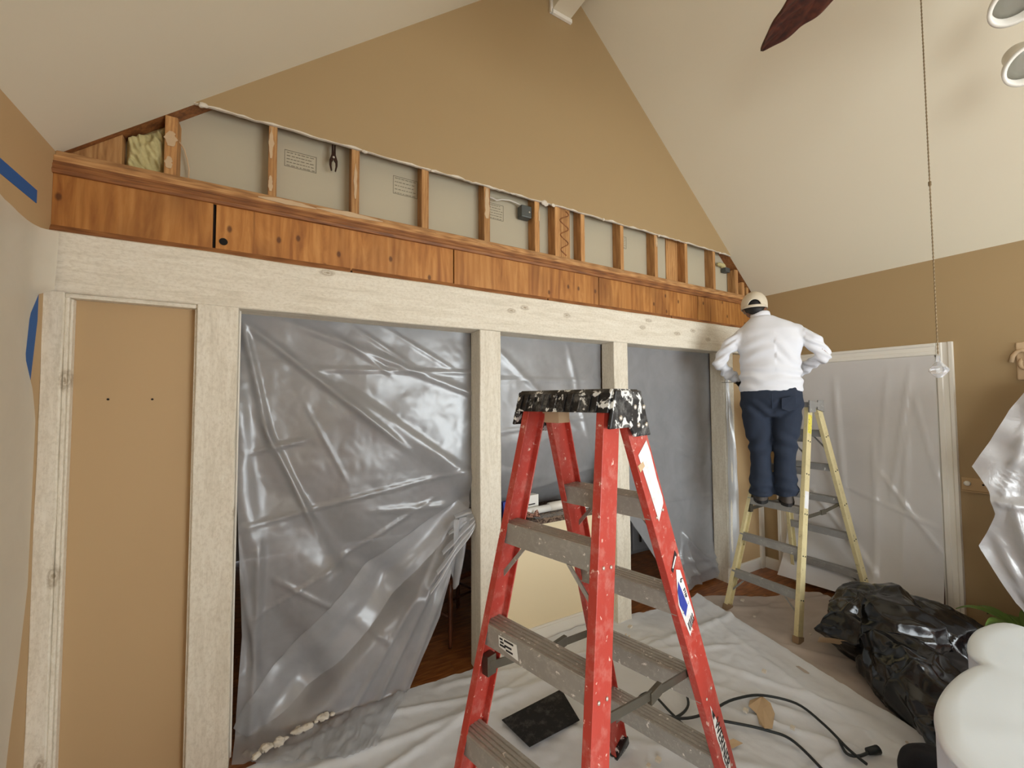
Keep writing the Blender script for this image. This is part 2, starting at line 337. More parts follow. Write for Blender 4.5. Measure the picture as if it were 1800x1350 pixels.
# ------------------------------------------------------------------ gable wall, opened up
mb=MB(); N=170; xs=[-.366+(3.83+.366)*i/N for i in range(N+1)]
T=.013; idx={}
bot=[]
for i,x in enumerate(xs):
    j=noise.noise(Vector((x*9,1.3,0)))*.006+noise.noise(Vector((x*40,7,0)))*.004
    bot.append(min(3.068+j,slope(x)-.002))
band=[max(.004,.007+.014*noise.noise(Vector((x*13,4.1,2)))) for x in xs]
for i in range(N):
    x0,x1=xs[i],xs[i+1]; a0,a1=bot[i],bot[i+1]; b0,b1=min(a0+band[i],slope(x0)),min(a1+band[i+1],slope(x1)); s0,s1=slope(x0)+.01,slope(x1)+.01
    mb.cur=1; mb.add([(x0,YG-.001,a0),(x1,YG-.001,a1),(x1,YG,b1),(x0,YG,b0),(x0,YG+T,a0),(x1,YG+T,a1)],[(0,1,2,3),(4,5,1,0)])
    mb.cur=0; mb.add([(x0,YG,b0),(x1,YG,b1),(x1,YG,s1),(x0,YG,s0)],[(0,1,2,3)])
    mb.cur=1; mb.add([(x0,YG+T,a0),(x1,YG+T,a1),(x1,YG+T,s1),(x0,YG+T,s0)],[(3,2,1,0)])
# apex column is included in strip because xs runs through the ridge
wb=struct(mb,'wall_back',[M['paint_shaded'],M['gyp']],'beige gable wall cut open above the header',recalc=False)
# back side drywall of the cavity
MB().prism([(XL,2.461,2.11),(XR,2.461,2.11),(XR,2.461,slope(XR)+.05),(AX,2.461,AZ+.05),(XL,2.461,slope(XL)+.05)],(0,.03,0)).build('drywall_back_sheet',M['backpaper'],wb)
# sloping end rafters close the top of the cavity
MB().prism([(XL-.05,YG+.015,slope(XL)-.045),(AX,YG+.015,AZ),(AX,YG+.015,AZ+.2),(XL-.05,YG+.015,slope(XL)+.16)],(0,.2,0)).build('end_rafter',M['mould'],wb)
MB().prism([(XR+.05,YG+.015,slope(XR)-.045),(AX,YG+.015,AZ),(AX,YG+.015,AZ+.2),(XR+.05,YG+.015,slope(XR)+.16)],(0,.2,0)).build('end_rafter',M['mould'],wb)
# studs (front face x0..x1)
studs=[(-.470,-.425),(-.062,-.024),(.335,.378),(.735,.780),(1.153,1.198),(1.548,1.59),(1.722,1.765),(1.961,2.0),(2.365,2.403),(2.76,2.80),(3.152,3.19),(3.556,3.594),(3.92,3.955)]
for x0,x1 in studs:
    zt=min(slope(x0),slope(x1),3.35)-.002
    o=MB().box(0,x1-x0,0,.087,2.70,zt).build('stud',M['stud'],wb,bevel=.002); o.location=(x0,YG+T+.001,0)
# recessed blocks and cripples
for x0,x1,y0,y1,zt in((1.768,1.868,2.385,2.44,3.35),(3.0,3.15,2.45,2.46,3.35),(-.79,-.62,2.40,2.455,2.9),(4.02,4.06,2.375,2.455,2.84),(4.10,4.13,2.375,2.45,2.80),(3.905,3.918,2.375,2.455,2.95)):
    ta,tb_=min(zt,slope(x0)-.004),min(zt,slope(x1)-.004)
    MB().prism([(x0,y0,2.70),(x1,y0,2.70),(x1,y0,max(2.705,tb_)),(x0,y0,max(2.705,ta))],(0,y1-y0,0)).build('blocking',M['stud'],wb,bevel=.002)
MB().box(4.065,4.098,2.44,2.455,2.72,2.79).build('void',M['dark'],wb)
# wavy adhesive bead on the recessed block
pts=[]
for i in range(60):
    t=i/59; pts.append((1.815+.04*math.sin(t*19+.4)*(1-.25*t),2.383,3.06-.33*t))
MB().tube(pts,.0045,6).build('adhesive_bead',M['mould'],wb,smooth=True)
# plates and mouldings under the studs
MB().box(XL,XR,2.352,2.46,2.662,2.70).build('sole_plate',M['plate'],wb,bevel=.003)
MB().box(XL,XR,2.338,2.352,2.645,2.675).build('nailer_strip',M['plate'],wb,bevel=.002)
MB().prism([(XL,2.345,2.595),(XL,2.330,2.598),(XL,2.326,2.612),(XL,2.331,2.620),(XL,2.331,2.634),(XL,2.336,2.640),(XL,2.336,2.650),(XL,2.352,2.652)],(XR-XL,0,0)).build('moulding',M['mould'],wb)
# plywood header panels
pj=[XL,-.271,.929,2.103,3.272,XR]
for i in range(5):
    a,b_=pj[i]+(.004 if i else 0),pj[i+1]-.003
    if i==0: b_-=.005
    MB().box(a,b_,2.340+.002*(i%2),2.356,2.372,2.602).build('plywood_panel',M['ply'],wb,bevel=.002)
MB().box(XL,XR,2.357,2.460,2.2,2.662).build('header',M['dark'],wb)
for a,b_ in((XL,.33),(.34,1.62),(1.63,2.9),(2.91,XR)):
    MB().prism([(a,2.342,2.352),(a,2.328,2.352),(a,2.330,2.366),(a,2.338,2.382),(a,2.342,2.386)],(b_-a,0,0)).build('batten',M['mould'],wb)
MB().lathe([(.001,0),(.017,0),(.017,.002),(.001,.002)],(-.236,2.3395,2.422),18,(0,-1,0)).build('bored_hole',M['dark'],wb)
# insulation
def lump(nm_,c,r,mat,parent,seed,amp=.35,fr=9):
    mb=MB(); mb.ball(c,r,26,18)
    mb.v=[tuple(Vector(c)+(Vector(p)-Vector(c))*(1+amp*noise.fractal(Vector(p)*fr+Vector((seed,0,0)),.8,2,4))) for p in mb.v]
    return mb.build(nm_,mat,parent,smooth=True)
def fluff(u,v):
    x=-.618+.146*u; z=2.702+(min(slope(x)-.004,2.98)-2.702)*v; e=min(u,1-u,v,1-v)
    return (x,2.455-.06*min(1,e*9)*(.6+.5*noise.noise(Vector((x*14,z*9,0)))+.35*noise.noise(Vector((x*60+z*20,z*30,4)))),z)
MB().grid(40,50,fluff).build('insulation',M['insul'],wb,smooth=True)
lump('insulation',(4.08,2.43,2.82),(.03,.02,.03),M['insul'],wb,5,.4,30)
lump('insulation',(3.76,2.42,2.985),(.06,.02,.02),M['insul'],wb,6,.4,30)
# junction boxes
mb=MB(); mb.box(1.452,1.535,2.39,2.45,2.945,3.03); eb=mb.build('junction_box',M['ebox'],wb,bevel=.006)
MB().lathe([(.001,0),(.007,0),(.005,.003),(.001,.003)],(1.515,2.389,2.985),10,(0,-1,0)).build('screw',M['rivet'],eb)
MB().box(3.80,3.87,2.40,2.45,2.92,2.965).build('junction_box',M['ebox'],wb,bevel=.005)
MB().tube([(1.2,2.43,3.04),(1.236,2.42,3.033),(1.27,2.42,3.025),(1.31,2.42,3.04),(1.369,2.42,3.05),(1.42,2.42,3.045),(1.47,2.42,3.035)],.005,6).build('cable',M['wire'],wb,smooth=True)
MB().tube([(-.43,2.44,2.93),(-.427,2.43,2.90),(-.407,2.43,2.867),(-.395,2.43,2.82),(-.387,2.43,2.775),(-.388,2.43,2.72)],.0035,6).build('cable',M['tanpaper'],wb,smooth=True)
# printed stamps on the back paper: frame and lines of tiny marks
def stamp(x0,x1,z0,z1,rows_):
    mb=MB(); y0,y1=2.4595,2.4615; t=.0022
    for a in((x0,x1,z0,z0+t),(x0,x1,z1-t,z1),(x0,x0+t,z0,z1),(x1-t,x1,z0,z1)): mb.box(a[0],a[1],y0,y1,a[2],a[3])
    for r in range(rows_):
        z=z1-.012-(z1-z0-.02)*r/max(1,rows_-1); x=x0+.01
        while x<x1-.02:
            w=random.uniform(.006,.02); mb.box(x,min(x+w,x1-.008),y0,y1,z-.0016,z+.0016); x+=w+random.uniform(.003,.008)
    mb.build('printed_stamp',M['print'],wb)
stamp(.01,.165,2.925,3.015,5); stamp(.585,.735,2.92,3.03,5); stamp(1.225,1.345,2.91,3.02,6); stamp(2.42,2.52,2.93,3.03,6)
# torn tan paper left on studs and plate
def scrap(pts,y,mat='tanpaper',nme='torn_paper'):
    MB().prism([(x,y,z) for x,z in pts],(0,-.0025,0)).build(nme,M[mat],wb)
yS=YG+T
def ragged(cx,z0,z1,w,seed,y=yS,mat='tanpaper',tip=.3):
    n=9; L=[];R=[]
    for i in range(n):
        t=i/(n-1); z=z0+(z1-z0)*t; ww=w*(tip+(1-tip)*math.sin(math.pi*min(1,t*.9+.1)))
        L.append((cx-ww*(.7+.6*noise.noise(Vector((seed,t*5,0)))),z)); R.append((cx+ww*(.7+.6*noise.noise(Vector((seed,t*5,9)))),z))
    scrap(L+R[::-1],y,mat)
ragged(-.447,2.84,2.91,.03,1); ragged(-.452,2.735,2.79,.02,2); ragged(-.05,2.9,3.06,.014,3,tip=.15); ragged(-.05,2.73,2.81,.014,4)
ragged(.357,2.79,2.99,.012,5,tip=.1); ragged(1.175,2.86,3.06,.024,6,tip=.4); ragged(1.585,2.93,3.02,.008,7); ragged(2.785,2.97,3.06,.016,8)
for cx,L_,zz,sd in((.03,.13,2.672,11),(.33,.17,2.676,12),(.95,.14,2.674,13),(1.35,.16,2.672,14),(1.65,.13,2.67,15),(2.3,.1,2.674,16)):
    n=12; A=[];B=[]
    for i in range(n):
        t=i/(n-1); x=cx-L_+2*L_*t; h=.016*math.sin(math.pi*t)+.003
        A.append((x,zz+h*(.8+.5*noise.noise(Vector((x*20,sd,0)))))); B.append((x,zz-.4*h-.006*abs(noise.noise(Vector((x*30,sd,3))))))
    scrap(A+B[::-1],2.3375,'tanpaper' if sd<13 else 'plate')
# gypsum lumps along the cut edge
for x,w,h in((-.33,.035,.02),(.40,.04,.012),(.80,.03,.014),(1.36,.04,.012),(1.63,.05,.03),(1.70,.03,.02),(2.18,.018,.016),(2.80,.02,.016),(3.65,.03,.015)):
    lump('gypsum_crumb',(x,YG-.001,3.066),(w*.5,.008,h*.6),M['gyp'],wb,x*7,.5,40)
# infill panel of the left bay, end wall, baseboards
wi=struct(MB().box(-.76,-.32,2.36,2.46,0,2.10),'wall_infill',M['paint'],'beige panel between the two left posts')
for hx in(-.625,-.481):
    MB().lathe([(.001,0),(.0045,0),(.0045,.002),(.001,.002)],(hx,2.3595,1.675),10,(0,-1,0)).build('screw_hole',M['dark'],wi)
struct(MB().box(3.66,XR,2.36,2.46,0,2.10),'wall_end',M['paint'],'beige wall end between the last post and the doorway')
struct(MB().box(3.75,XR-.07,2.346,2.36,0,.09).box(3.75,XR-.07,2.35,2.36,.09,.105),'baseboard_back',M['white'],'white baseboard at the far right corner')
struct(MB().box(XR-.014,XR,2.21,2.345,0,.09).box(XR-.010,XR,2.21,2.345,.09,.105),'baseboard_right',M['white'],'short white baseboard beside the doorway')
struct(MB().box(XR-.07,XR-.015,2.338,2.36,0,1.9),'trim_1',M['white'],'narrow white corner trim beside the doorway')

# ------------------------------------------------------------------ beam and posts
def rough_box(x0,x1,y0,y1,z0,z1,axis,n=60,amp=.003,seed=0):
    mb=MB(); rings=[]
    for i in range(n+1):
        t=i/n
        def jj(k): return amp*noise.noise(Vector((t*(14 if axis=='x' else 9),k*3.7+seed,0)))
        if axis=='x':
            x=x0+(x1-x0)*t; c=.005
            rings.append([(x,y0+jj(1)+c,z0+jj(2)),(x,y0+jj(1),z0+jj(2)+c),(x,y0+jj(3),z1+jj(4)-c),(x,y0+jj(3)+c,z1+jj(4)),(x,y1,z1),(x,y1,z0)])
        else:
            z=z0+(z1-z0)*t; c=.004
            rings.append([(x0+jj(1),y0+jj(2)+c,z),(x0+jj(1)+c,y0+jj(2),z),(x1+jj(3)-c,y0+jj(4),z),(x1+jj(3),y0+jj(4)+c,z),(x1,y1,z),(x0,y1,z)])
    return mb.loft(rings)
tag(rough_box(XL,XR,2.30,2.456,2.105,2.352,'x',120,.004,2).build('timber_beam',M['bx']),'long whitewashed timber beam running across all the posts','beam')
PB=2.105
posts=[(-.812,-.752,2.306,2.36,'narrow whitewashed half post against the plastic covered left wall'),
 (-.325,-.168,2.304,2.44,'wide whitewashed post between the beige panel and the largest plastic curtain'),
 (1.09,1.237,2.304,2.44,'whitewashed post left of the beige half wall'),
 (2.214,2.357,2.304,2.44,'whitewashed post right of the half wall, behind the red ladder top'),
 (3.57,3.72,2.304,2.44,'whitewashed post at the right end, partly under a plastic flap')]
for i,(a,b_,y0,y1,lab) in enumerate(posts):
    o=rough_box(a,b_,y0,y1,0,PB,'z',70,.003,i*5+20).build('timber_post',M['bz']); tag(o,lab,'post')
    if i==0:
        MB().box(b_,b_+.012,2.318,2.36,0,PB).build('bead_trim',M['bz'],o,bevel=.003); MB().box(b_+.012,b_+.02,2.33,2.36,0,PB-.02).build('bead_trim',M['bz'],o,bevel=.002)
        MB().box(b_,-.325,2.315,2.36,PB-.018,PB).build('bead_trim',M['bx'],o,bevel=.003)
    if i==1:
        MB().box(a-.008,a,2.318,2.36,0,PB-.02).build('bead_trim',M['bz'],o,bevel=.002)
        MB().box(b_,b_+.006,2.38,2.39,0,PB).build('edge_bead',M['white'],o)
# ridge beam with collar
rb=rough_box(1.70,1.865,YF,YG,4.525,4.80,'z',1,0,0)
rb=tag(MB().box(1.70,1.865,YF+.01,YG-.002,4.525,4.85).build('ridge_beam',M['ceil'],bevel=.004),'pale boxed ridge beam at the ceiling peak','beam')
MB().box(1.69,1.875,YG-.022,YG-.001,4.495,4.524).box(1.68,1.70,YG-.022,YG-.001,4.495,4.7).build('collar_trim',M['white'],rb,bevel=.002)

# ------------------------------------------------------------------ half wall, counter
hw=struct(MB().box(1.237,2.214,2.44,2.56,0,.80),'wall_half',M['paint_lit'],'beige half wall under the granite counter')
MB().box(2.195,2.214,2.425,2.44,0,.80).build('corner_strip',M['paint_lit'],hw)
struct(MB().box(1.237,2.214,2.424,2.44,0,.085).box(1.237,2.214,2.430,2.44,.085,.10),'baseboard_half',M['white'],'white baseboard along the half wall')
tag(MB().box(1.237,2.5,2.405,2.95,.80,.84).build('granite_counter',M['granite'],bevel=.006),'speckled brown granite countertop on the half wall','countertop')
# items on the counter
rt=empty('paper_roll',(0,0,0)); tag(rt,'long white roll lying on the granite counter','paper roll')
MB().tube([(1.42,2.50,.868),(1.76,2.53,.868)],.026,16).build('roll_core',M['paperw'],rt,smooth=True)
MB().tube([(1.76,2.53,.873),(2.02,2.55,.873)],.033,18).build('roll_sleeve',M['white'],rt,smooth=True)
bx=empty('printed_box',(0,0,0)); tag(bx,'white printed box standing behind the roll on the counter','box')
MB().obox((1.60,2.585,.905),(.085,.012,0),(-.006,.03,0),(0,0,.064)).build('carton',M['paperw'],bx,bevel=.002)
MB().obox((1.545,2.546,.905),(.02,.0028,0),(-.0008,.004,0),(0,0,.05)).build('print_block',M['ink'],bx)
MB().obox((1.625,2.557,.905),(.03,.0042,0),(-.0006,.003,0),(0,0,.004)).build('print_line',M['ink'],bx)
mb=MB(); mb.grid(10,8,lambda u,v:(1.46+.15*u,2.43+.05*v+.02*math.sin(u*5),.842+.035*abs(math.sin(u*6+v*2))*(.4+v)))
tag(mb.build('crumpled_wrapper',M['redprint'],smooth=True),'crumpled red and brown printed wrapper at the counter edge','wrapper')
tag(MB().obox((1.395,2.55,.90),(.02,0,.002),(0,.02,0),(-.004,0,.055)).build('marker_pack',M['blue'],bevel=.004),'small blue packet standing near the post on the counter','packet')
tag(MB().prism([(2.03,2.45,.842),(2.2,2.47,.842),(2.2,2.56,.842),(2.06,2.54,.842)],(0,0,.03)).build('folded_paper',M['paperw'],bevel=.004),'folded white paper at the right end of the counter','paper')

# ------------------------------------------------------------------ doorway casing in the right wall
dr=empty('door_1'); tag(dr,'white cased doorway in the right wall',kind='structure')
def casing(y0,y1,z0,z1,vertical):
    mb=MB(); L=[(0,.008),(.006,.014),(.030,.016),(.036,.011),(.062,.013),(.07,.022),(.088,.024),(.092,.0)]
    if vertical:
        s=1 if y1>y0 else -1; mb.prism([(XR,y0,z0)]+[(XR-h,y0+s*w,z0) for w,h in L],(0,0,z1-z0))
    else: mb.prism([(XR,y0,z0)]+[(XR-h,y0,z0+w) for w,h in L],(0,y1-y0,0))
    return mb
casing(DY0,DY0-1,0,DZ+.09,True).build('side_casing',M['white'],dr)
casing(DY1,DY1+1,0,DZ+.09,True).build('side_casing',M['white'],dr)
casing(DY0,DY1,DZ,DZ,False).build('head_casing',M['white'],dr)
MB().box(XR,XR+.12,DY0-.001,DY0+.012,0,DZ).box(XR,XR+.12,DY1-.012,DY1+.001,0,DZ).box(XR,XR+.12,DY0,DY1,DZ-.012,DZ).build('jamb',M['white'],dr)
# wall control
wp=empty('wall_control',(XR,.89,1.06)); tag(wp,'beige wall plate with a round white dial right of the doorway','wall control')
MB().box(-.012,0,-.075,.075,-.045,.045).build('plate',M['paint'],wp,bevel=.004)
MB().lathe([(.001,0),(.018,0),(.017,.012),(.012,.016),(.001,.016)],(-.012,.045,.005),18,(-1,0,0)).build('dial',M['white'],wp,smooth=True)
MB().lathe([(.001,0),(.006,0),(.005,.004),(.001,.004)],(-.012,-.03,.005),10,(-1,0,0)).build('screw',M['dark'],wp)
MB().box(-.02,0,-.075,.075,-.052,-.045).build('lip',M['paint'],wp)
# scrolled sconce at the right edge
sc=empty('wall_sconce',(XR,.655,1.9)); tag(sc,'tan scrolled wall ornament at the right edge of the wall','ornament')
MB().tube([(-.02+.0*t,.05*math.cos(t*.5)*(1-t/16),.09*math.sin(t*.5)*(1-t/18)) for t in range(16)],.012,8).build('scroll',M['tanpaper'],sc,smooth=True)
MB().box(-.015,0,-.05,.03,-.12,.13).build('back_plate',M['tanpaper'],sc,bevel=.008)

# ------------------------------------------------------------------ plastic sheets
def fold(a,b,folds):
    d=0
    for (x0,z0,x1,z1,w,amp,ty) in folds:
        dx,dz=x1-x0,z1-z0; L=math.hypot(dx,dz); t=((a-x0)*dx+(b-z0)*dz)/(L*L); s=((a-x0)*dz-(b-z0)*dx)/L
        e=1 if 0<=t<=1 else math.exp(-((min(abs(t),abs(t-1))*L)/(.05+.1*L))**2)
        if ty=='r': d+=.62*amp*e*math.exp(-(s/w)**2)
        elif ty=='v': d+=amp*e*max(0,1-abs(s)/(w*2))
        else: d+=amp*e*(.5+.5*math.tanh(s/w))*math.exp(-abs(s)/(w*9))
    return d
def interp(tab,t):
    if t<=tab[0][0]: return tab[0][1]
    for (a,va),(b,vb) in zip(tab,tab[1:]):
        if t<=b: return va+(vb-va)*(t-a)/(b-a)
    return tab[-1][1]
def crink(x,z,seed,a): return a*(noise.noise(Vector((x*6,z*6,seed)))+.5*abs(noise.noise(Vector((x*17,z*17,seed+3))))-.2)

folds1=[(-.15,2.064,.552,1.481,.02,.035,'r'),(-.15,2.021,-.043,1.506,.012,.02,'v'),(-.043,1.506,.144,1.081,.012,.022,'v'),(.023,2.095,1.073,1.716,.022,.022,'r'),
 (.424,1.679,1.073,1.206,.028,.04,'s'),(.30,1.838,1.073,1.844,.008,.01,'v'),(-.042,1.42,.073,1.443,.008,.016,'v'),(.0,1.06,1.073,1.216,.008,.012,'v'),
 (1.072,.954,.624,.527,.05,-.12,'s'),(.624,.527,.211,.142,.05,-.12,'s'),(.211,.142,-.123,-.03,.045,-.10,'s'),(1.072,.98,.65,.62,.035,.04,'r'),(.65,.62,.1,.12,.035,.035,'r'),
 (-.142,1.623,-.068,.83,.03,.03,'s'),(-.068,.83,-.089,.017,.02,.03,'r'),(1.053,.849,.628,0,.02,.03,'r'),(.98,.84,.5,.03,.018,.025,'r'),(.92,.83,.38,.03,.016,.02,'r'),
 (.158,1.079,.315,.752,.03,.035,'s'),(.315,.752,.759,.528,.03,.035,'s'),(.759,.528,1.072,.9,.03,.03,'r'),(.097,.681,.498,.369,.01,.012,'v'),(-.165,.959,-.045,.189,.015,.02,'r'),
 (.0,.62,.75,1.0,.008,.01,'v'),(.05,.27,.4,.52,.008,.01,'v'),(.2,2.08,.52,1.86,.012,.014,'r'),(.36,2.09,.62,1.93,.01,.012,'r'),(.55,2.09,.9,1.9,.01,.012,'r'),(.15,1.6,.3,1.3,.01,.008,'r'),(.9,1.0,.6,1.02,.02,.02,'r')]
xr1=[(0,.66),(.2,.77),(.37,.866),(.756,.976),(.93,1.075),(1.0,1.092),(3,1.092)]
xl1=[(0,-.155),(.15,-.15),(.5,-.135),(.9,-.15),(1.2,-.166),(3,-.166)]
def s1(u,v):
    if v<.9: z=2.13-(2.13-.03)*v/.9; yb=2.452-.05*(1-z/2.13)**1.5-(.03 if z<.9 else 0)*(1-z/.9)
    else: t=(v-.9)/.1; z=.03-.004*t; yb=2.37-.30*t*(.25+.75*min(1,u*1.3))
    x=interp(xl1,z)+(interp(xr1,z)-interp(xl1,z))*u
    if v>.9: x-=(v-.9)/.1*.24*u
    g=fold(x,max(z,0),folds1)+crink(x,z,1,.006)
    if v>.9: return (x,yb,z+max(0,.2*g+.03*abs(noise.noise(Vector((x*14,yb*14,0))))+.012*abs(noise.noise(Vector((x*40,yb*40,0))))))
    y=yb-g; e=min(1,(2.13-z)/.15); y=2.452*(1-e)+y*e
    if x<-.1 and z>.15: y=max(y,2.33)
    return (x,y,z)
ps=MB().grid(130,190,s1).build('plastic_sheet',M['film'],smooth=True,recalc=False); tag(ps,'large milky plastic curtain swept aside, hanging between the two left posts','plastic sheet')
mb=MB(); mb.grid(8,24,lambda u,v:(.955+.10*u*(1-.45*v)-.02*v+.012*math.sin(u*9),2.40-.02*math.sin(u*7+v*3),.93-.42*v*(.75+.25*math.sin(u*3.14))))
mb.build('hem_flap',M['film'],ps,smooth=True,recalc=False)
def ys1(x,z):
    yb=2.452-.05*(1-z/2.13)**1.5-(.03 if z<.9 else 0)*(1-z/.9); return yb-fold(x,max(z,0),folds1)-crink(x,z,1,.006)
FP=[(1.082,.965),(.86,.75),(.63,.545),(.42,.345),(.21,.165),(.02,.075),(-.11,.03)]
def fband(u,v):
    k=u*(len(FP)-1); i=min(int(k),len(FP)-2); t=k-i; x=FP[i][0]+(FP[i+1][0]-FP[i][0])*t; z=FP[i][1]+(FP[i+1][1]-FP[i][1])*t
    w=(.02+.24*math.sin(math.pi*min(1,u*.9+.05))**.8)*v; x-=w*.68; z+=w*.72
    return (x,ys1(x,z)-.006-.008*math.sin(v*3.14)-.004*noise.noise(Vector((u*30,v*3,1))),z)
MB().grid(60,10,fband).build('folded_layer',M['film'],ps,smooth=True,recalc=False)
for k in range(5):
    def gath(u,v,k=k):
        x=1.085-(.10+.05*k)*u; z=.955-.02*k+u*(-.03-.075*k)+.035*(v-.5)*(1-.4*u)
        return (x,ys1(x,z)-.02-.016*math.sin(v*3.14)-.004*k,z)
    MB().grid(12,6,gath).build('gathered_pleat',M['film_white'],ps,smooth=True,recalc=False)
# plaster rubble on its hem
for i in range(9):
    x=-.06+i*.042+random.uniform(-.01,.01); r=random.uniform(.008,.02)
    o=lump('plaster_chunk',(x,2.27+.012*i+random.uniform(-.01,.01),.045+r*.4),(r*1.3,r,r*.8),M['gyp'],None,i,.5,50)
    tag(o,'white crumb of plaster in the row on the hem of the largest curtain','plaster','plaster crumbs on the curtain hem')

folds2=[(1.25,1.44,2.2,1.55,.008,.01,'v'),(1.3,2.0,1.9,1.5,.02,.014,'r'),(1.28,1.2,2.2,1.02,.03,.03,'s'),(1.35,.95,2.15,1.12,.02,.02,'r'),(1.9,2.05,2.1,1.3,.02,.012,'r'),(1.25,1.8,2.2,1.82,.008,.008,'v')]
def s2(u,v):
    z=2.13-(2.13-.85)*v; x=1.235+u*(2.218-1.235); y=2.455+.30*max(0,(v-.55)/.45)**2+.02*v
    return (x+.3*max(0,(v-.55)/.45)**2*.3,y-fold(x,z,folds2)*min(1,v*8)-crink(x,z,5,.006)*min(1,v*8),z)
tag(MB().grid(60,80,s2).build('plastic_sheet',M['film'],smooth=True,recalc=False),'plastic sheet hanging behind the granite counter','plastic sheet')

folds3=[(2.675,1.342,3.497,1.089,.008,.012,'v'),(2.798,.806,3.485,.773,.008,.01,'v'),(2.817,1.482,3.161,1.858,.008,.008,'v'),(3.22,.40,3.6,.05,.02,.04,'r'),(3.18,.40,3.3,.02,.02,.04,'r'),(3.15,.4,3.05,.05,.02,.03,'r'),(2.529,.747,3.12,.10,.04,.06,'s'),(2.6,.74,3.1,.15,.015,.03,'r'),(2.9,.1,3.6,.14,.02,.04,'r'),(2.95,.25,3.6,.2,.015,.03,'r')]
xl3=[(0,3.0),(.1,2.93),(.43,2.68),(.73,2.44),(.80,2.352),(3,2.352)]
def s3(u,v):
    z=2.13-2.105*v; xl=interp(xl3,z); x=xl+u*(3.585-xl); e=min(1,v*8)
    return (x,2.455-e*(fold(x,z,folds3)+crink(x,z,9,.005)+.05*max(0,v-.85)/.15),z)
ps3=tag(MB().grid(70,110,s3).build('plastic_sheet',M['film'],smooth=True,recalc=False),'plastic curtain hanging between the post and the right end post','plastic sheet')
def fl3(u,v):
    z=2.09-1.95*v; xl=3.575-.02*v; w=.02+.13*min(1,v*1.9)
    return (xl+w*u,2.292-.012*math.sin(u*6+v*2)-.01*noise.noise(Vector((u*3,v*8,2))),z)
MB().grid(14,50,fl3).build('edge_flap',M['film_white'],ps3,smooth=True,recalc=False)

foldsd=[(1.336,1.95,1.422,1.0,.012,.014,'r'),(1.204,1.9,1.336,1.0,.012,.02,'r'),(1.178,1.6,1.09,1.1,.012,.014,'r'),(1.45,1.2,1.46,.3,.02,.02,'r'),(1.842,.76,1.526,.35,.02,.03,'r'),(1.364,.992,1.12,.6,.008,.014,'v'),(1.25,1.3,1.3,.2,.02,.015,'r'),(1.7,1.7,1.65,.6,.02,.02,'r'),(1.6,.9,1.2,.75,.008,.01,'v')]
def sd(u,v):
    z=DZ-.002-(DZ-.06)*v; y=DY1-.005+u*(DY0-DY1+.01)
    return (XR-.012-min(1,v*6)*(.004+1.0*fold(y,z,foldsd)+.5*abs(crink(y,z,4,.008)))-(.22*((v-.72)/.28)**2 if v>.72 else 0)*(.35+.65*(1-u)) ,y,z)
tag(MB().grid(60,110,sd).build('plastic_sheet',M['film_door'],smooth=True,recalc=False),'plastic sheet sealing the white cased doorway','plastic sheet')

# left wall sheet, tape
yr=[(0,2.12),(.47,2.185),(.85,2.25),(.98,2.268),(1.6,2.27),(1.72,2.24),(1.84,2.18),(2.0,2.20),(2.1,2.262),(2.3,2.282),(2.45,2.286)]
def sl(u,v):
    z=2.345-(2.345-.02)*v; y=interp(yr,z); yy=y-u*(y+1.0)
    zz=z+(.03*noise.noise(Vector((yy*3,0,1))))*(1-v)
    g=(abs(.012*noise.noise(Vector((yy*5,zz*2,7))))+.02*abs(noise.noise(Vector((yy*9,zz*.8,2)))))*min(1,.12+u*2.5)
    return (XL+.004+g+(.036*math.exp(-(u/.012)**2) if 2.1<z<2.37 else 0),yy+(.008 if u<.02 and 2.1<z<2.37 else 0),zz)
tag(MB().grid(120,90,sl).build('plastic_sheet',M['film_left'],smooth=True,recalc=False),'dusty plastic sheet taped over the left wall','plastic sheet')
tag(MB().box(XL-.0,XL+.0015,1.0,2.222,2.420,2.470).build('masking_tape',M['tape']),'blue masking tape strip running along the left wall','tape')
tag(MB().prism([(XL+.001,2.20,2.085),(XL+.001,2.262,2.10),(XL+.001,2.262,1.98),(XL+.001,2.215,1.64),(XL+.001,2.18,1.76),(XL+.001,2.17,1.9)],(.002,0,0)).build('masking_tape',M['tape']),'blue masking tape scrap beside the narrow left post','tape')

# ------------------------------------------------------------------ drop cloths
cf=[(.1,2.1,2.9,1.95,.03,.03,'r'),(.3,1.9,1.5,2.2,.02,.02,'r'),(.6,2.25,1.5,2.0,.018,.025,'r'),(1.0,2.3,2.2,2.05,.02,.02,'r'),(2.0,1.9,2.5,1.0,.03,.022,'r'),(2.3,1.9,2.65,1.1,.025,.02,'r'),(2.9,2.1,2.5,.9,.03,.02,'r'),(1.3,1.7,1.9,1.1,.03,.02,'r'),(.2,1.6,1.0,1.3,.03,.02,'r'),(1.6,2.2,2.6,1.75,.02,.018,'r'),(2.2,1.25,2.5,.75,.02,.02,'r'),(1.9,1.0,2.5,.95,.02,.016,'r')]
fe=[(-.2,2.25),(.2,2.28),(.67,2.40),(.9,2.385),(1.07,2.37),(1.25,2.42),(2.2,2.415),(2.24,2.37),(2.6,2.30),(3.09,2.285)]
def cl(u,v):
    xf=-.15+u*(3.10+.15); yf=interp(fe,xf); xn=-.4+u*(2.42+.4); yn=-.6
    x=xf+(xn-xf)*v; y=yf+(yn-yf)*v
    z=.006+max(0,fold(x,y,cf)+.005*noise.noise(Vector((x*5,y*5,0)))+.010*abs(noise.noise(Vector((x*11,y*11,4))))+.005*abs(noise.noise(Vector((x*26,y*26,1)))))
    z+=.022*math.exp(-((1-u)/.012)**2)+.012*math.exp(-(v/.012)**2)*abs(noise.noise(Vector((x*6,0,8))))*2
    return (x,y,z)
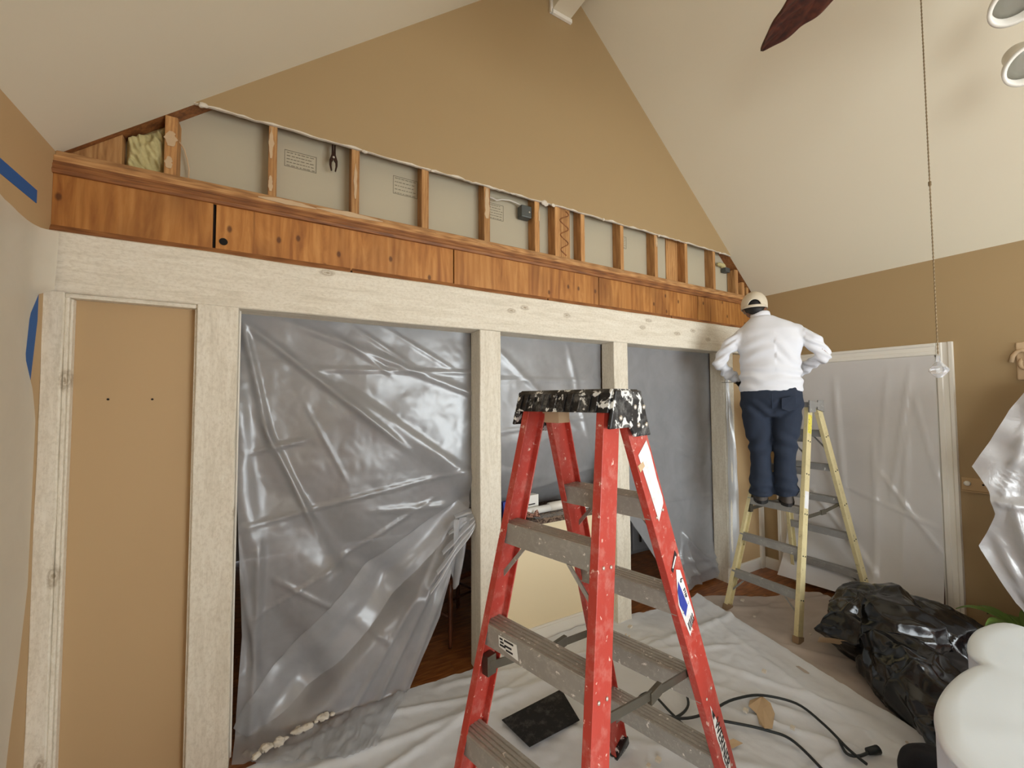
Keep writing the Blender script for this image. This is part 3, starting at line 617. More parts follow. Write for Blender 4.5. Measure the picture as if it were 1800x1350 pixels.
tag(MB().grid(220,220,cl).build('drop_cloth',M['cloth'],smooth=True),'wrinkled white canvas drop cloth spread under the red ladder','drop cloth')
cf2=[(3.2,2.0,4.0,1.4,.03,.025,'r'),(3.1,1.6,3.9,1.55,.03,.02,'r'),(3.0,1.5,3.3,1.0,.03,.025,'r'),(3.4,1.9,4.0,1.75,.015,.02,'r'),(3.2,1.85,3.9,1.95,.015,.018,'r')]
def cl2(u,v):
    xf=3.06+u*.98; yf=2.25-.47*u+.03*math.sin(u*9); xn=2.55+u*1.6; yn=.5
    x=xf+(xn-xf)*v; y=yf+(yn-yf)*v
    return (x,y,.004+max(0,fold(x,y,cf2)+.01*abs(noise.noise(Vector((x*7,y*7,3)))))+.012*math.exp(-(v/.02)**2))
tag(MB().grid(80,100,cl2).build('drop_cloth',M['cloth2'],smooth=True),'dusty pinkish drop cloth under the yellow ladder and black bag','drop cloth')

# ------------------------------------------------------------------ step ladders
def ladder(root,R,mats,W_f,W_r,FL,front_steps,rear_steps,cap,spread,yellow=False):
    rail_m,step_m,cap_m=mats; fr={}
    for (s,f),(P0,P1) in R.items():
        P0,P1=Vector(P0),Vector(P1); a=(P1-P0).normalized()
        n=Vector((s,0,0)); n=(n-a*n.dot(a)).normalized(); w=a.cross(n).normalized()
        if w.y<0: w=-w
        fr[(s,f)]=(P0,P1,a,n,w); Wd=W_f if f<0 else W_r; t=.005
        prof=[(-Wd/2,0),(Wd/2,0),(Wd/2,-FL),(Wd/2-t,-FL),(Wd/2-t,-t),(-Wd/2+t,-t),(-Wd/2+t,-FL),(-Wd/2,-FL)]
        rail=MB().prism([P0+w*i+n*j for i,j in prof],P1-P0).build('rail',rail_m,root,bevel=.0015)
        # foot
        MB().prism([P0+w*i+n*j-a*.002 for i,j in((-Wd/2-.004,.006),(Wd/2+.004,.006),(Wd/2+.004,-FL-.006),(-Wd/2-.004,-FL-.006))],a*.045).build('foot',M['cap'] if not yellow else M['tool'],root,bevel=.003)
        H=P1.z
        for z in(front_steps if f<0 else rear_steps):
            p=P0+(P1-P0)*(z/H)
            for k in(-1,1):
                MB().lathe([(.001,0),(.0055,0),(.0045,.003),(.001,.0035)],p+w*k*Wd*.22+n*.0003-a*.02,10,n).build('rivet',M['rivet'] if not yellow else M['cord'],rail,smooth=True)
    def at(s,f,z): P0,P1=fr[(s,f)][:2]; return P0+(P1-P0)*(z/P1.z)
    for f,zs,Wd in((-1,front_steps,W_f),(1,rear_steps,W_r)):
        for k,z in enumerate(zs):
            A,B=at(-1,f,z),at(1,f,z); x0,x1=A.x+.006,B.x-.006; y=(A.y+B.y)/2; dp=Wd*.5-.007
            lip=.062 if not yellow else .05
            mb=MB(); g=[]; nrib=5
            top=[]
            for q in range(nrib):
                ya=-dp+2*dp*q/nrib; yb=-dp+2*dp*(q+1)/nrib
                top+=[(ya+.001,0),(ya+.003,.003),(yb-.003,.003),(yb-.001,0)]
            prof=[(-dp,-lip),(-dp,0)]+top+[(dp,0),(dp,-lip),(dp-.004,-lip),(dp-.004,-.005),(-dp+.004,-.005),(-dp+.004,-lip)]
            mb.prism([(x0,y+py,z+lip/2+pz) for py,pz in prof],(x1-x0,0,0)); st=mb.build('step',step_m,root)
            if k in(0,len(zs)-1):
                for s in(-1,1):
                    xe=x0 if s<0 else x1; yy=y+(-dp-.004 if f<0 else dp-.001)
                    MB().prism([(xe-s*.10,yy,z-.03),(xe-s*.085,yy,z-.03),(xe-s*.008,yy,z-.115),(xe-s*.008,yy,z-.135)],(0,.004,0)).build('knee_brace',step_m,root)
    # spreaders
    for s in(-1,1):
        zf,zr=spread; A=at(s,-1,zf)-Vector((s*.035,0,0)); B=at(s,1,zr)-Vector((s*.035,0,0)); m_=(A+B)/2+Vector((0,.03,-.012))
        sp=MB()
        for P,Q in((A,m_),(m_,B)):
            d=(Q-P); L=d.length; d.normalize(); u_=Vector((1,0,0)); w_=d.cross(u_).normalized(); sp.obox((P+Q)/2,d*(L/2+.012),u_*.003,w_*.013)
        so=sp.build('spreader',M['steel'],root,bevel=.001)
        MB().obox(m_,(.008,0,0),(0,.035,0),(0,0,.018)).build('hinge_plate',M['steel'],so,bevel=.002)
        for P in(A,B): MB().obox(P+Vector((s*.012,0,0)),(.014,0,0),(0,.018,0),(0,0,.03)).build('bracket',M['steel'],so,bevel=.002)
    return fr
def clip_cap(root,x0,x1,yc,z0,z1,dt,db,mat,drop_f,drop_r,smooth=True):
    mb=MB(); y=yc
    mb.prism([(x0,y-dt/2+.012,z1),(x0,y-dt/2,z1-.012),(x0,y-db/2,z0),(x0,y+db/2,z0),(x0,y+dt/2,z1-.012),(x0,y+dt/2-.012,z1)],(x1-x0,0,0))
    for k in range(11):
        xa=x0+(x1-x0)*(.04+.085*k); wd=.004 if k%3 else .009
        mb.prism([(xa,y-dt/2-.001,z1-.014),(xa,y-db/2-.001,z0+.004),(xa,y-db/2-.005,z0+.004),(xa,y-dt/2-.005,z1-.014)],(wd,0,0))
    c=mb.build('top_cap',mat,root,bevel=.006)
    for xe,s in((x0,-1),(x1,1)):
        MB().prism([(xe,y-dt/2+.01,z1-.004),(xe,y-db/2-.005,z0-drop_f),(xe,y+.01,z0-drop_f),(xe,y+.035,z0-drop_r),(xe,y+db/2+.03,z0-drop_r),(xe,y+dt/2-.01,z1-.004)],(s*.012,0,0)).build('end_plate',mat,c,bevel=.004)
        for dy,dz in((-.055,-.035),(.03,-.005),(.085,-.005),(.05,-.06),(.10,-.06)):
            MB().lathe([(.001,0),(.0085,0),(.007,.004),(.001,.005)],(xe+s*.012,y+dy,z0+dz+.02),12,(s,0,0)).build('rivet',M['rivet'],c,smooth=True)
    return c
# red double-sided ladder (local x: width, local y: depth)
RL=empty('step_ladder',(.858,1.057,0),-1.2972); tag(RL,'red fibreglass step ladder with a paint splashed black top','step ladder')
ZT=1.635; wt,wb_,dt_,db_,off=.311,.552,.110,1.081,.132
RR={(s,f):((s*wb_/2,f*db_/2+off,.0),(s*wt/2,f*dt_/2,ZT)) for s in(-1,1) for f in(-1,1)}
frR=ladder(RL,RR,(M['red'],M['alu'],M['cap']),.086,.106,.026,(1.235,.935,.63,.325),(1.31,.975,.64,.315),None,(.84,.70))
clip_cap(RL,-.185,.172,-.005,1.625,1.694,.17,.21,M['cap'],.045,.075)
MB().box(-.14,-.07,-.02,.04,1.585,1.625).build('pale_block',M['tanpaper'],RL)
# decals on the near rear rail
P0,P1,a_,n_,w_=frR[(1,1)]
def dec(z,wx=0,lift=.001):
    o=P0+(P1-P0)*(z/P1.z)+w_*wx+n_*lift; return o
def decal(name,z0,z1,poly,mat,lift=.001,parent=RL,th=.0006):
    # poly in (w across [-1..1], t along 0..1 from z0 to z1)
    return MB().prism([dec(z0+(z1-z0)*t,.052*wx,lift) for wx,t in poly],n_*th).build(name,mat,parent)
sgn=1
decal('blank_label',1.505,1.275,[(-.62,.02),(.70,-.06),(.80,.12),(.72,.5),(.80,.78),(.70,.86),(-.35,1.0),(-.45,.6),(-.55,.3)],M['sticker'])
decal('paint_smear',1.475,1.452,[(-.98,.0),(-.3,.1),(-.25,.8),(-.9,1.0)],M['tanpaper'],.0012)
decal('small_label',1.14,1.095,[(-.45,.7),(.55,-.1),(.68,.3),(-.35,1.0)],M['ink'],.0012)
decal('small_label_stripe',1.135,1.108,[(-.3,.85),(.4,.15),(.48,.4),(-.22,1.05)],M['sticker'],.0022)
stk=decal('product_sticker',1.085,.868,[(.1,-.03),(.55,.05),(.72,.6),(.78,.86),(-.35,1.02),(-.5,.8),(-.72,.42),(-.35,.2)],M['sticker'],.0012)
decal('blue_print',1.055,.935,[(-.45,.2),(-.05,0),(.15,.5),(.3,.85),(-.3,1.0),(-.6,.55)],M['blue'],.0022,stk)
for k in range(7):
    decal('bar',.908,.878,[(-.28+k*.13,.0-.03*k),(-.28+k*.13+(.05 if k%2 else .08),.0-.03*k),(-.24+k*.13+(.05 if k%2 else .08),1-.03*k),(-.24+k*.13,1-.03*k)],M['ink'],.0022,stk)
def rail_mtx(z,wx,down=True):
    # text runs down the rail: local x = -a, local y = w, normal = n
    X=-a_; Yv=n_.cross(X).normalized(); o=dec(z,wx,.0026)
    return Matrix(((X.x,Yv.x,n_.x,o.x),(X.y,Yv.y,n_.y,o.y),(X.z,Yv.z,n_.z,o.z),(0,0,0,1)))
text('numeral','6',.03,M['ink'],stk,rail_mtx(1.045,.018))
text('print_text','STEP',.018,M['ink'],stk,rail_mtx(.995,.02))
lg=decal('logo_plate',.585,.285,[(-.25,.0),(.02,.22),(.28,.42),(.42,.62),(.36,.88),(.1,1.0),(-.3,.95),(-.5,.72),(-.42,.55),(-.52,.42),(-.42,.2)],M['paperw'],.0012)
decal('logo_peak',.565,.53,[(-.2,.0),(.0,.9),(-.3,1.0),(-.34,.5)],M['ink'],.0022,lg)
text('lettering','WERNER',.052,M['ink'],lg,rail_mtx(.415,-.003))
# label on the middle front step
Af=Vector((-.16,-.40,.935)); 
def front_pt(z):  # y of front step face
    P0_,P1_=frR[(-1,-1)][:2]; p=P0_+(P1_-P0_)*(z/P1_.z); return p
pf=front_pt(.935); yy=pf.y-(.086*.5-.007)-.0012
sl_=MB().prism([(-.13,yy,.957),(-.055,yy,.957),(-.048,yy,.915),(-.128,yy,.925)],(0,-.0008,0)).build('step_label',M['paperw'],RL)
for k,(x0,x1,z) in enumerate(((-.125,-.112,.95),(-.106,-.068,.951),(-.122,-.108,.941),(-.104,-.075,.937),(-.124,-.10,.932),(-.098,-.07,.926))):
    MB().box(x0,x1,yy-.0016,yy-.0006,z-.0025,z+.0025).build('print_line',M['ink'],sl_)
# yellow ladder: local x = width (world -y .. ), climbing axis = world +x
YL=empty('step_ladder',(3.6,1.775,0),-math.pi/2); tag(YL,'pale yellow fibreglass step ladder with the worker standing on it','step ladder')
# local (x,y) -> world (x0+y, y0-x)
RY={(1,-1):((.268,-.49,0),(.155,.01,1.60)),(-1,-1):((-.275,-.48,0),(-.155,.01,1.60)),(1,1):((.30,.565,0),(.155,.145,1.60)),(-1,1):((-.275,.565,0),(-.155,.145,1.60))}
frY=ladder(YL,RY,(M['yellow'],M['aluy'],M['aluy']),.068,.068,.028,(.28,.56,.84,1.12,1.36),(.24,.555,.84,1.11,1.385),None,(.78,.82),True)
cpy=MB().prism([(-.17,-.03,1.60),(-.17,-.025,1.64),(-.17,.18,1.64),(-.17,.19,1.60)],(.34,0,0)).build('top_cap',M['aluy'],YL,bevel=.004)
for s in(-1,1):
    MB().prism([(s*.16,-.035,1.655),(s*.16,-.04,1.56),(s*.16,.05,1.56),(s*.16,.06,1.64)],(s*.014,0,0)).build('cap_bracket',M['aluy'],cpy,bevel=.003)
    MB().prism([(s*.16,.10,1.655),(s*.16,.09,1.58),(s*.16,.19,1.56),(s*.16,.185,1.655)],(s*.014,0,0)).build('cap_bracket',M['aluy'],cpy,bevel=.003)
P0y,P1y,ay,ny,wy=frY[(1,-1)]
def ypatch(name,z0,z1,m_,lft=.001):
    MB().prism([P0y+(P1y-P0y)*(z/1.6)+wy*(.034*q)+ny*lft for q,z in((-.8,z0),(.8,z0),(.8,z1),(-.8,z1))],ny*.0006).build(name,m_,YL)
M['ystk']=speckled('yellow_warning_sticker',lin(236,222,90),lin(120,108,60),.6,60,.5)
ypatch('warning_sticker',1.40,1.54,M['ystk']); ypatch('paper_label',.86,.98,M['sticker'])

# ------------------------------------------------------------------ person on the yellow ladder
PR=empty('person',(3.345,1.775,.872),-math.atan2(.86,.51)+0.0); tag(PR,'person in white long sleeved shirt, dark jeans and cream cap working from the yellow ladder','person')
# local: x right, y forward, z up
def limb(mb,pts,n=14):
    mb.tube([p[:3] for p in pts],[p[3] for p in pts],n)
    for p in pts: mb.ball(p[:3],(p[3],)*3,12,8)
armL=[(-.168,0,1.318,.060),(-.275,-.03,1.225,.058),(-.355,-.02,1.095,.05),(-.30,.10,1.02,.047),(-.235,.20,.975,.040)]
armR=[(.172,0,1.312,.060),(.275,-.03,1.235,.058),(.345,-.01,1.115,.05),(.275,.10,1.06,.047),(.19,.21,1.0,.040)]
# body (one continuous mesh under the clothes)
mb=MB()
mb.ell([(0,0,.84,.16,.10),(0,0,1.0,.155,.095),(0,0,1.2,.17,.10),(0,0,1.33,.165,.085),(-.02,.01,1.41,.09,.07),(-.05,.02,1.46,.052,.055),(-.075,.035,1.52,.052,.055)],18)
for A in(armL,armR): limb(mb,[(x,y,z,r*.72) for x,y,z,r in A])
for s in(-1,1): limb(mb,[(s*.09,0,.82,.085),(s*.085,.01,.45,.055),(s*.085,0,.08,.04),(s*.09,.12,.035,.03)])
mb.ball((-.09,.045,1.545),(.074,.092,.10)); mb.ball((-.105,.125,1.505),(.05,.03,.045)); mb.ball((-.11,.145,1.525),(.013,.02,.02)); 
for s in(-1,1): mb.ball((-.09+s*.077,.035,1.535),(.012,.022,.03))
finish(remesh(mb,.012,3),'body',M['skin'],PR)
def hand(side,wr,fwd,out):
    # palm with four fingers and a thumb curling round the tool
    mb=MB(); w=Vector(wr); f=Vector(fwd).normalized(); o_=Vector(out).normalized(); d=f.cross(o_).normalized()
    limb(mb,[tuple(w)+(.026,),tuple(w+f*.045)+(.032,),tuple(w+f*.085)+(.030,)],10)
    for k in range(4):
        b_=w+f*.09+o_*(-.03+.02*k); L_=(.032,.038,.036,.028)[k]
        limb(mb,[tuple(b_)+(.0095,),tuple(b_+f*L_+d*.012)+(.009,),tuple(b_+f*L_*1.2+d*(.012+L_*.9))+(.0085,),tuple(b_+f*L_*.6+d*(.02+L_*1.3))+(.008,)],8)
    t=w+f*.03-o_*.03; limb(mb,[tuple(t)+(.012,),tuple(t+f*.035-o_*.02+d*.02)+(.0105,),tuple(t+f*.06-o_*.012+d*.045)+(.009,)],8)
    return finish(remesh(mb,.006,2),'gloved_hand',M['glove'],PR)
hand(-1,(-.232,.205,.972),(.35,.75,-.35),(.3,.1,.9))
hand(1,(.185,.215,.997),(-.45,.8,.2),(-.1,.2,.9))
def wrinkle(p,n):
    z=p.z; x=p.x; d=0
    d+=.009*math.sin(z*75+x*9+2.5*noise.noise(p*7))*max(0,1-abs(z-.97)/.14)
    d+=.004*noise.noise(Vector((p.x*9+z*7,p.y*6,z*16)))
    d+=.009*math.sin((z+x*(.9 if x>.03 else -.35))*50+5.5*noise.noise(p*4.3))*max(0,1-abs(z-1.15)/.18)*.7
    if abs(x)>.22: d+=.006*math.sin((z+.6*abs(x))*110+2*noise.noise(p*9))
    return d
mb=MB()
mb.ell([(.0,0,.845,.212,.135),(0,0,.88,.214,.138),(0,0,.97,.206,.132),(0,-.005,1.10,.205,.13),(0,-.01,1.24,.222,.128),(0,-.005,1.33,.215,.112),(-.01,0,1.385,.165,.092),(-.03,.005,1.425,.105,.08),(-.045,.01,1.45,.078,.072)],28)
for A in(armL,armR): limb(mb,A)
finish(remesh(mb,.0085,14),'shirt',M['shirt'],PR,wrinkle)
MB().lathe([(.064,0),(.07,.005),(.068,.035),(.062,.042),(.056,.04),(.056,0)],(-.05,.014,1.438),28,(-.12,.12,1)).build('collar',M['shirt'],PR,smooth=True)
def jw(p,n):
    z=p.z; d=.004*noise.noise(p*11)
    d+=.014*math.sin(z*62+p.x*14+3*noise.noise(p*6))*max(0,1-z/.26)
    d+=.009*math.sin(z*48+abs(p.x)*40+3*noise.noise(p*5))*max(0,1-abs(z-.44)/.16)
    d+=.008*math.sin(z*60-abs(p.x)*60)*max(0,1-abs(z-.72)/.1)
    return d
mb=MB()
mb.ell([(0,0,.66,.195,.115),(0,-.012,.72,.208,.132),(0,-.018,.79,.210,.138),(0,-.005,.86,.206,.13),(0,0,.90,.203,.126)],26)
for s in(-1,1):
    cx=.098*s
    mb.ell([(s*.082+.002,.0,.055,.078,.10),(s*.082,.0,.13,.080,.095),(s*.078,-.004,.28,.070,.083),(s*.083,.0,.44,.078,.085),(s*.095,-.002,.58,.095,.10),(s*.102,-.005,.72,.104,.125),(s*.10,0,.80,.10,.12)],22)
jn=finish(remesh(mb,.0085,4),'jeans',M['jeans'],PR,jw)
MB().prism([(.06,-.159,.80),(.15,-.150,.815),(.152,-.138,.72),(.105,-.152,.70),(.058,-.158,.72)],(0,-.004,0)).build('back_pocket',M['jeans'],jn,bevel=.003)
MB().tube([(.0,-.163,.835),(.0,-.166,.80),(.0,-.15,.72)],.003,6).build('seam',M['jeans'],jn,smooth=True)
for s in(-1,1):
    mb=MB(); mb.ell([(s*.085,.06,.0,.048,.142),(s*.085,.06,.022,.05,.145),(s*.085,.055,.045,.046,.13),(s*.085,.02,.075,.042,.085),(s*.085,-.01,.10,.038,.055)],20)
    sh=mb.build('shoe',M['shoe'],PR,smooth=True); MB().ell([(s*.085,.06,-.012,.05,.147),(s*.085,.06,.012,.052,.149)],20).build('sole',M['glove'],sh)
# head: hair and cap
mb=MB(); mb.ball((-.09,.04,1.55),(.083,.098,.09)); mb.ball((-.085,-.02,1.505),(.06,.045,.045))
finish(remesh(mb,.009,3),'hair',M['hair'],PR)
mb=MB(); cc=Vector((-.092,.04,1.553)); rings=[]
nq=72
for j in range(13):
    ph=math.pi/2*j/12; row=[]
    for k in range(nq):
        q=2*math.pi*k/nq
        # the shell is raised at the back to leave the strap opening
        lo=-.035+(.062*math.sqrt(max(0,1-(math.cos(q)/.52)**2)) if math.sin(q)<0 else 0)
        zz=lo+(.108-lo)*math.sin(ph); rr=math.cos(math.asin(min(.999,max(0,zz)/.108)))*(1.0 if zz>0 else 1.0)
        row.append(cc+Vector((.094*rr*math.cos(q),.110*rr*math.sin(q),zz)))
    rings.append(row)
mb.loft(rings,False); cp=mb.build('cap',M['capc'],PR,smooth=True); sm=cp.modifiers.new('thick','SOLIDIFY'); sm.thickness=.004
MB().lathe([(.001,0),(.007,0),(.005,.006),(.001,.007)],cc+Vector((0,0,.107)),12).build('button',M['capc'],cp)
mb=MB(); mb.grid(14,6,lambda u,v:cc+Vector((.085*math.cos(math.pi*u)*(1-.15*v),.06+.09*math.sin(math.pi*u)*.35+.085*v*math.sin(math.pi*u)+.02*v,-.03-.02*v+.012*math.sin(math.pi*u)))); bm_=mb.build('brim',M['capc'],cp,smooth=True); bm_.modifiers.new('t','SOLIDIFY').thickness=.004
mb=MB(); mb.grid(14,2,lambda u,v:cc+Vector((.098*math.cos(math.pi*(1.22+.56*u)),.114*math.sin(math.pi*(1.22+.56*u)),-.036+.02*v))); st_=mb.build('cap_strap',M['capc'],cp,smooth=True); st_.modifiers.new('t','SOLIDIFY').thickness=.004
# the tool he holds
fwdP=Vector((.86,.51,0)); rgtP=Vector((.51,-.86,0))
tp=Vector((3.345,1.775,.872))+rgtP*(-.215)+fwdP*.30+Vector((0,0,.93))
tl=empty('hand_tool',tuple(tp)); tag(tl,'small tan scraper held in the gloved left hand','tool')
MB().tube([(.02,-.06,.0),(-.02,.03,.01)],.012,10).build('handle',M['tool'],tl,smooth=True)
MB().obox((-.05,.075,.012),(.03,-.02,0),(.02,.03,0),(0,0,.0015)).build('blade',M['steel'],tl)

# ------------------------------------------------------------------ ceiling fan, pull chain, spot lights
FX,FY,FZ=1.78,.39,3.35
FN=empty('ceiling_fan',(FX,FY,FZ)); tag(FN,'ceiling fan with carved dark leaf blades and a long pull chain','ceiling fan')
MB().lathe([(.001,1.175),(.07,1.175),(.06,1.13),(.016,1.11),(.016,.12),(.10,.10),(.13,.05),(.13,-.02),(.09,-.06),(.05,-.08),(.045,-.12),(.001,-.125)],(0,0,0),28).build('motor_housing',M['darkmetal'],FN,smooth=True)
a0=math.atan2(1.03-FY,1.972-FX)
def blade(ang):
    mb=MB(); ca,sa=math.cos(ang),math.sin(ang)
    def pt(u,v):
        L_=.14+.54*u; w=.098*math.sin(math.pi*min(1,.12+.88*u)**.85)**.75*(1 if u<.999 else 0)+.006
        x=L_; y=(v-.5)*2*w; z=.012*math.cos(abs(v-.5)*2*1.6)+.006*math.sin(abs(v-.5)*2*9-u*26)*math.sin(math.pi*u)-.02*u*u
        return (x*ca-y*sa,x*sa+y*ca,z-.01)
    mb.grid(48,24,pt); b_=mb.build('blade',M['brown'],FN,smooth=True); b_.modifiers.new('t','SOLIDIFY').thickness=.012
    MB().tube([(.06*ca,.06*sa,-.01),(.2*ca,.2*sa,-.012)],.012,8).build('blade_arm',M['darkmetal'],b_,smooth=True)
for k in range(5): blade(a0+k*2*math.pi/5)
CH=Vector((1.778,.442,1.745))-Vector((FX,FY,FZ))
mb=MB(); prof=[]; z=-.10; 
n=0
while z>CH.z+.05:
    prof.append((.0024 if n%2 else .0012,z)); z-=.006; n+=1
ch=MB().lathe(prof,(CH.x,CH.y,0),6).build('pull_chain',M['brass'],FN)
MB().lathe([(.001,.008),(.004,.006),(.004,-.006),(.001,-.008)],(CH.x,CH.y,2.34-FZ),8).build('connector',M['brass'],ch)
MB().lathe([(.001,.05),(.004,.048),(.006,.03),(.012,.022),(.023,.008),(.024,.002),(.014,-.012),(.008,-.018),(.001,-.02)],(CH.x,CH.y,CH.z),8).build('crystal_knob',M['glassy'],ch)
SL=empty('spot_light_fixture',(2.86,.30,3.50)); tag(SL,'white two headed spot light on the right slope of the ceiling','spot light')
def spot(P,axis,d=.075):
    P=Vector(P)-Vector((2.86,.30,3.50)); A=Vector(axis).normalized()
    h=MB().lathe([(d*.45,-.16),(d*.55,-.15),(d*.62,-.09),(d*.8,-.05),(d*.95,-.02),(d,0),(d*1.02,.012),(d*.84,.012),(d*.80,-.03),(.001,-.034)],P,32,A).build('lamp_head',M['lampw'],SL,smooth=True)
    MB().lathe([(.001,-.022),(d*.4,-.020),(d*.78,-.026),(d*.78,-.032),(.001,-.033)],P,28,A).build('lens',M['lens'],h,smooth=True)
spot((2.665,.372,3.325),(-.55,-.25,-1),.088); spot((2.83,.372,3.125),(-.62,-.35,-.8),.085)
MB().tube([(-.10,.07,-.10),(-.0,.07,-.16),(.04,.075,-.28),(.02,.07,-.33)],.010,8).build('swivel_arm',M['lampw'],SL,smooth=True)
MB().tube([(-.10,.07,-.10),(.05,.0,.30)],.012,8).build('stem',M['lampw'],SL,smooth=True)
MB().lathe([(.001,-.03),(.06,-.025),(.07,.0),(.07,.02),(.001,.02)],(.07,0,.36),24,(.66,0,.75)).build('canopy',M['lampw'],SL,smooth=True)

# ------------------------------------------------------------------ black bin bag
mb=MB(); rz=Matrix.Rotation(math.radians(38),3,'Z')
mb.ball((3.36,1.12,.21),(.32,.24,.21),24,14,rz); mb.ball((3.52,.98,.20),(.26,.24,.19),20,12,rz); mb.ball((3.02,.90,.14),(.36,.18,.16),22,12,rz); mb.ball((3.22,1.24,.20),(.17,.14,.17),20,12)
mb.ball((2.78,.68,.09),(.24,.13,.09),20,12,rz)
bagme=remesh(mb,.011,8)
def bagd(p,n):
    q=p*1.0; r=abs(noise.noise(Vector((q.x*3.2+q.z*2,q.y*3.2,q.z*4.0))))
    r2=abs(noise.noise(Vector((q.x*7+3,q.y*7+q.x*3,q.z*8))))
    r3=abs(noise.noise(Vector((q.x*4+q.y*9,q.y*3-q.x*2,q.z*12+5))))
    dd,_=noise.voronoi(Vector((q.x*2.7+q.y*1.2,q.y*3.0,q.z*3.4))+Vector((noise.noise(q*4),noise.noise(q*4+Vector((9,0,0))),0))*.35)
    d2,_=noise.voronoi(Vector((q.x*9,q.y*9+q.z*3,q.z*9)))
    return .045*(1-r*3.2)*(1 if r<.31 else 0)+.02*(.4-r2*1.4)+.014*(.35-r3)+.032*max(0,1-(dd[1]-dd[0])*4)+.004*max(0,1-(d2[1]-d2[0])*5)-.008
bg_=finish(bagme,'bin_bag',M['bag'],None,bagd)
for v in bg_.data.vertices:
    if v.co.z<.022: v.co.z=.022+.002*noise.noise(v.co*20)
tag(bg_,'full glossy black bin bag slumped on the dusty drop cloth','bin bag')
MB().grid(12,6,lambda u,v:(2.985+.16*u-.05*v+.015*math.sin(u*5),1.345-.26*u-.03*v,.13+.06*v-.03*u+.02*math.sin(u*3.1))).build('torn_paper_inside',M['tanpaper'],bg_,smooth=True)
# ------------------------------------------------------------------ draped table, plant, covered cabinet
outline=[(2.62,.42),(2.60,.495),(2.46,.53),(2.34,.532),(2.25,.52),(2.18,.50),(2.132,.462),(2.09,.47),(2.0,.481),(1.88,.484),(1.765,.477),(1.676,.462),(1.595,.436),(1.543,.412),(1.50,.376),(1.475,.33),(1.48,.25),(1.53,.18),(1.50,.10),(1.47,-.02),(1.50,-.14),(1.56,-.2),(1.53,-.28),(1.58,-.40),(1.75,-.46),(2.0,-.48),(2.3,-.47),(2.55,-.44),(2.68,-.3),(2.70,0),(2.68,.25)]
def dens(poly,k=4):
    n=len(poly); out=[]
    for i in range(n):
        p0,p1,p2,p3=[Vector(poly[(i+j)%n]) for j in(-1,0,1,2)]
        for s in range(k):
            t=s/k; out.append(.5*((2*p1)+(-p0+p2)*t+(2*p0-5*p1+4*p2-p3)*t*t+(-p0+3*p1-3*p2+p3)*t**3))
    return out
ol=dens(outline); c0=Vector((2.1,.02))
TB=empty('draped_table',(2.1,.02,0)); tag(TB,'table wrapped in bright white plastic with a wavy edge at lower right','table')
rings=[]
for sc_,z in((.02,.752),(.5,.752),(.9,.751),(.975,.748),(.995,.742),(1.0,.732)):
    rings.append([((p-c0).x*sc_,(p-c0).y*sc_,z+.003*noise.noise(Vector((p.x*6,p.y*6,sc_*3)))*(sc_<.99)) for p in ol])
MB().loft(rings).build('wrapped_top',M['tblcloth'],TB,smooth=True)
rings=[]
for z in(.735,.70,.62,.5,.35,.2,.02):
    rings.append([((p-c0).x*(.995+.010*math.sin(i*.55)*(.735-z)*1.4),(p-c0).y*(.995+.010*math.sin(i*.55)*(.735-z)*1.4),z) for i,p in enumerate(ol)])
MB().loft(rings,False).build('plastic_skirt',M['film_white'],TB,smooth=True)
MB().box(-.45,.45,-.35,.35,.69,.725).build('table_board',M['dkwood'],TB)
for sx in(-.38,.38):
    for sy in(-.28,.28): MB().box(sx-.03,sx+.03,sy-.03,sy+.03,0,.69).build('leg',M['dkwood'],TB)
PL=empty('potted_plant',(3.90,.66,0)); tag(PL,'green leafy potted plant behind the wrapped table','plant')
MB().lathe([(.001,.0),(.10,.0),(.14,.24),(.15,.24),(.15,.27),(.13,.27),(.12,.22),(.001,.22)],(0,0,0),24).build('pot',M['terracotta'],PL,smooth=True)
for k in range(13):
    an=k*2.4; ln=random.uniform(.16,.26); tlt=random.uniform(.25,.6)
    mb=MB(); ca,sa=math.cos(an),math.sin(an)
    def lf(u,v):
        w=.035*math.sin(math.pi*(.05+.95*u)); r=.02+ln*u; y=(v-.5)*2*w; z=.27+tlt*ln*u*1.3-.5*ln*u*u*u+.012*abs(v-.5)
        return (r*ca-y*sa,r*sa+y*ca,z)
    mb.grid(10,4,lf); mb.build('leaf',M['leaf'],PL,smooth=True)
    MB().tube([(0,0,.22),(.02*ca,.02*sa,.27)],.004,5).build('stem',M['leaf'],PL)
CB=empty('covered_cabinet',(3.98,.0,0)); tag(CB,'tall cabinet shrouded in crumpled clear plastic at the right edge','cabinet')
MB().box(-.20,.24,-.55,.45,0,1.72).build('cabinet_body',M['dkwood'],CB,bevel=.006)
for y0,y1 in((-.53,-.06),(-.04,.43)): MB().box(-.215,-.20,y0,y1,.08,1.68).build('door',M['dkwood'],CB,bevel=.004)
ye=[(.30,.60),(.45,.622),(.486,.652),(.65,.732),(.768,.785),(.863,.747),(.973,.71),(1.02,.719),(1.112,.731),(1.188,.765),(1.245,.796),(1.408,.717),(1.596,.633),(1.694,.577),(1.8,.50)]
cvf=[(.60,1.40,.68,1.05,.006,.02,'v'),(.70,1.05,.3,1.02,.02,.04,'r'),(.62,.95,.55,.55,.02,.05,'r'),(.55,1.6,.45,1.1,.02,.03,'r'),(.7,.8,.6,.5,.012,.03,'r')]
def cv(u,v):
    z=1.78-1.44*v; e=interp(ye,z); y=e-u*(e+.5)
    x=3.70+.05*math.sin(u*9)*.4+.02*u-fold(y,z,cvf)-.012*noise.noise(Vector((y*9,z*9,1)))
    return (x-3.98,y,z)
MB().grid(60,70,cv).build('plastic_cover',M['film_white'],CB,smooth=True,recalc=False)
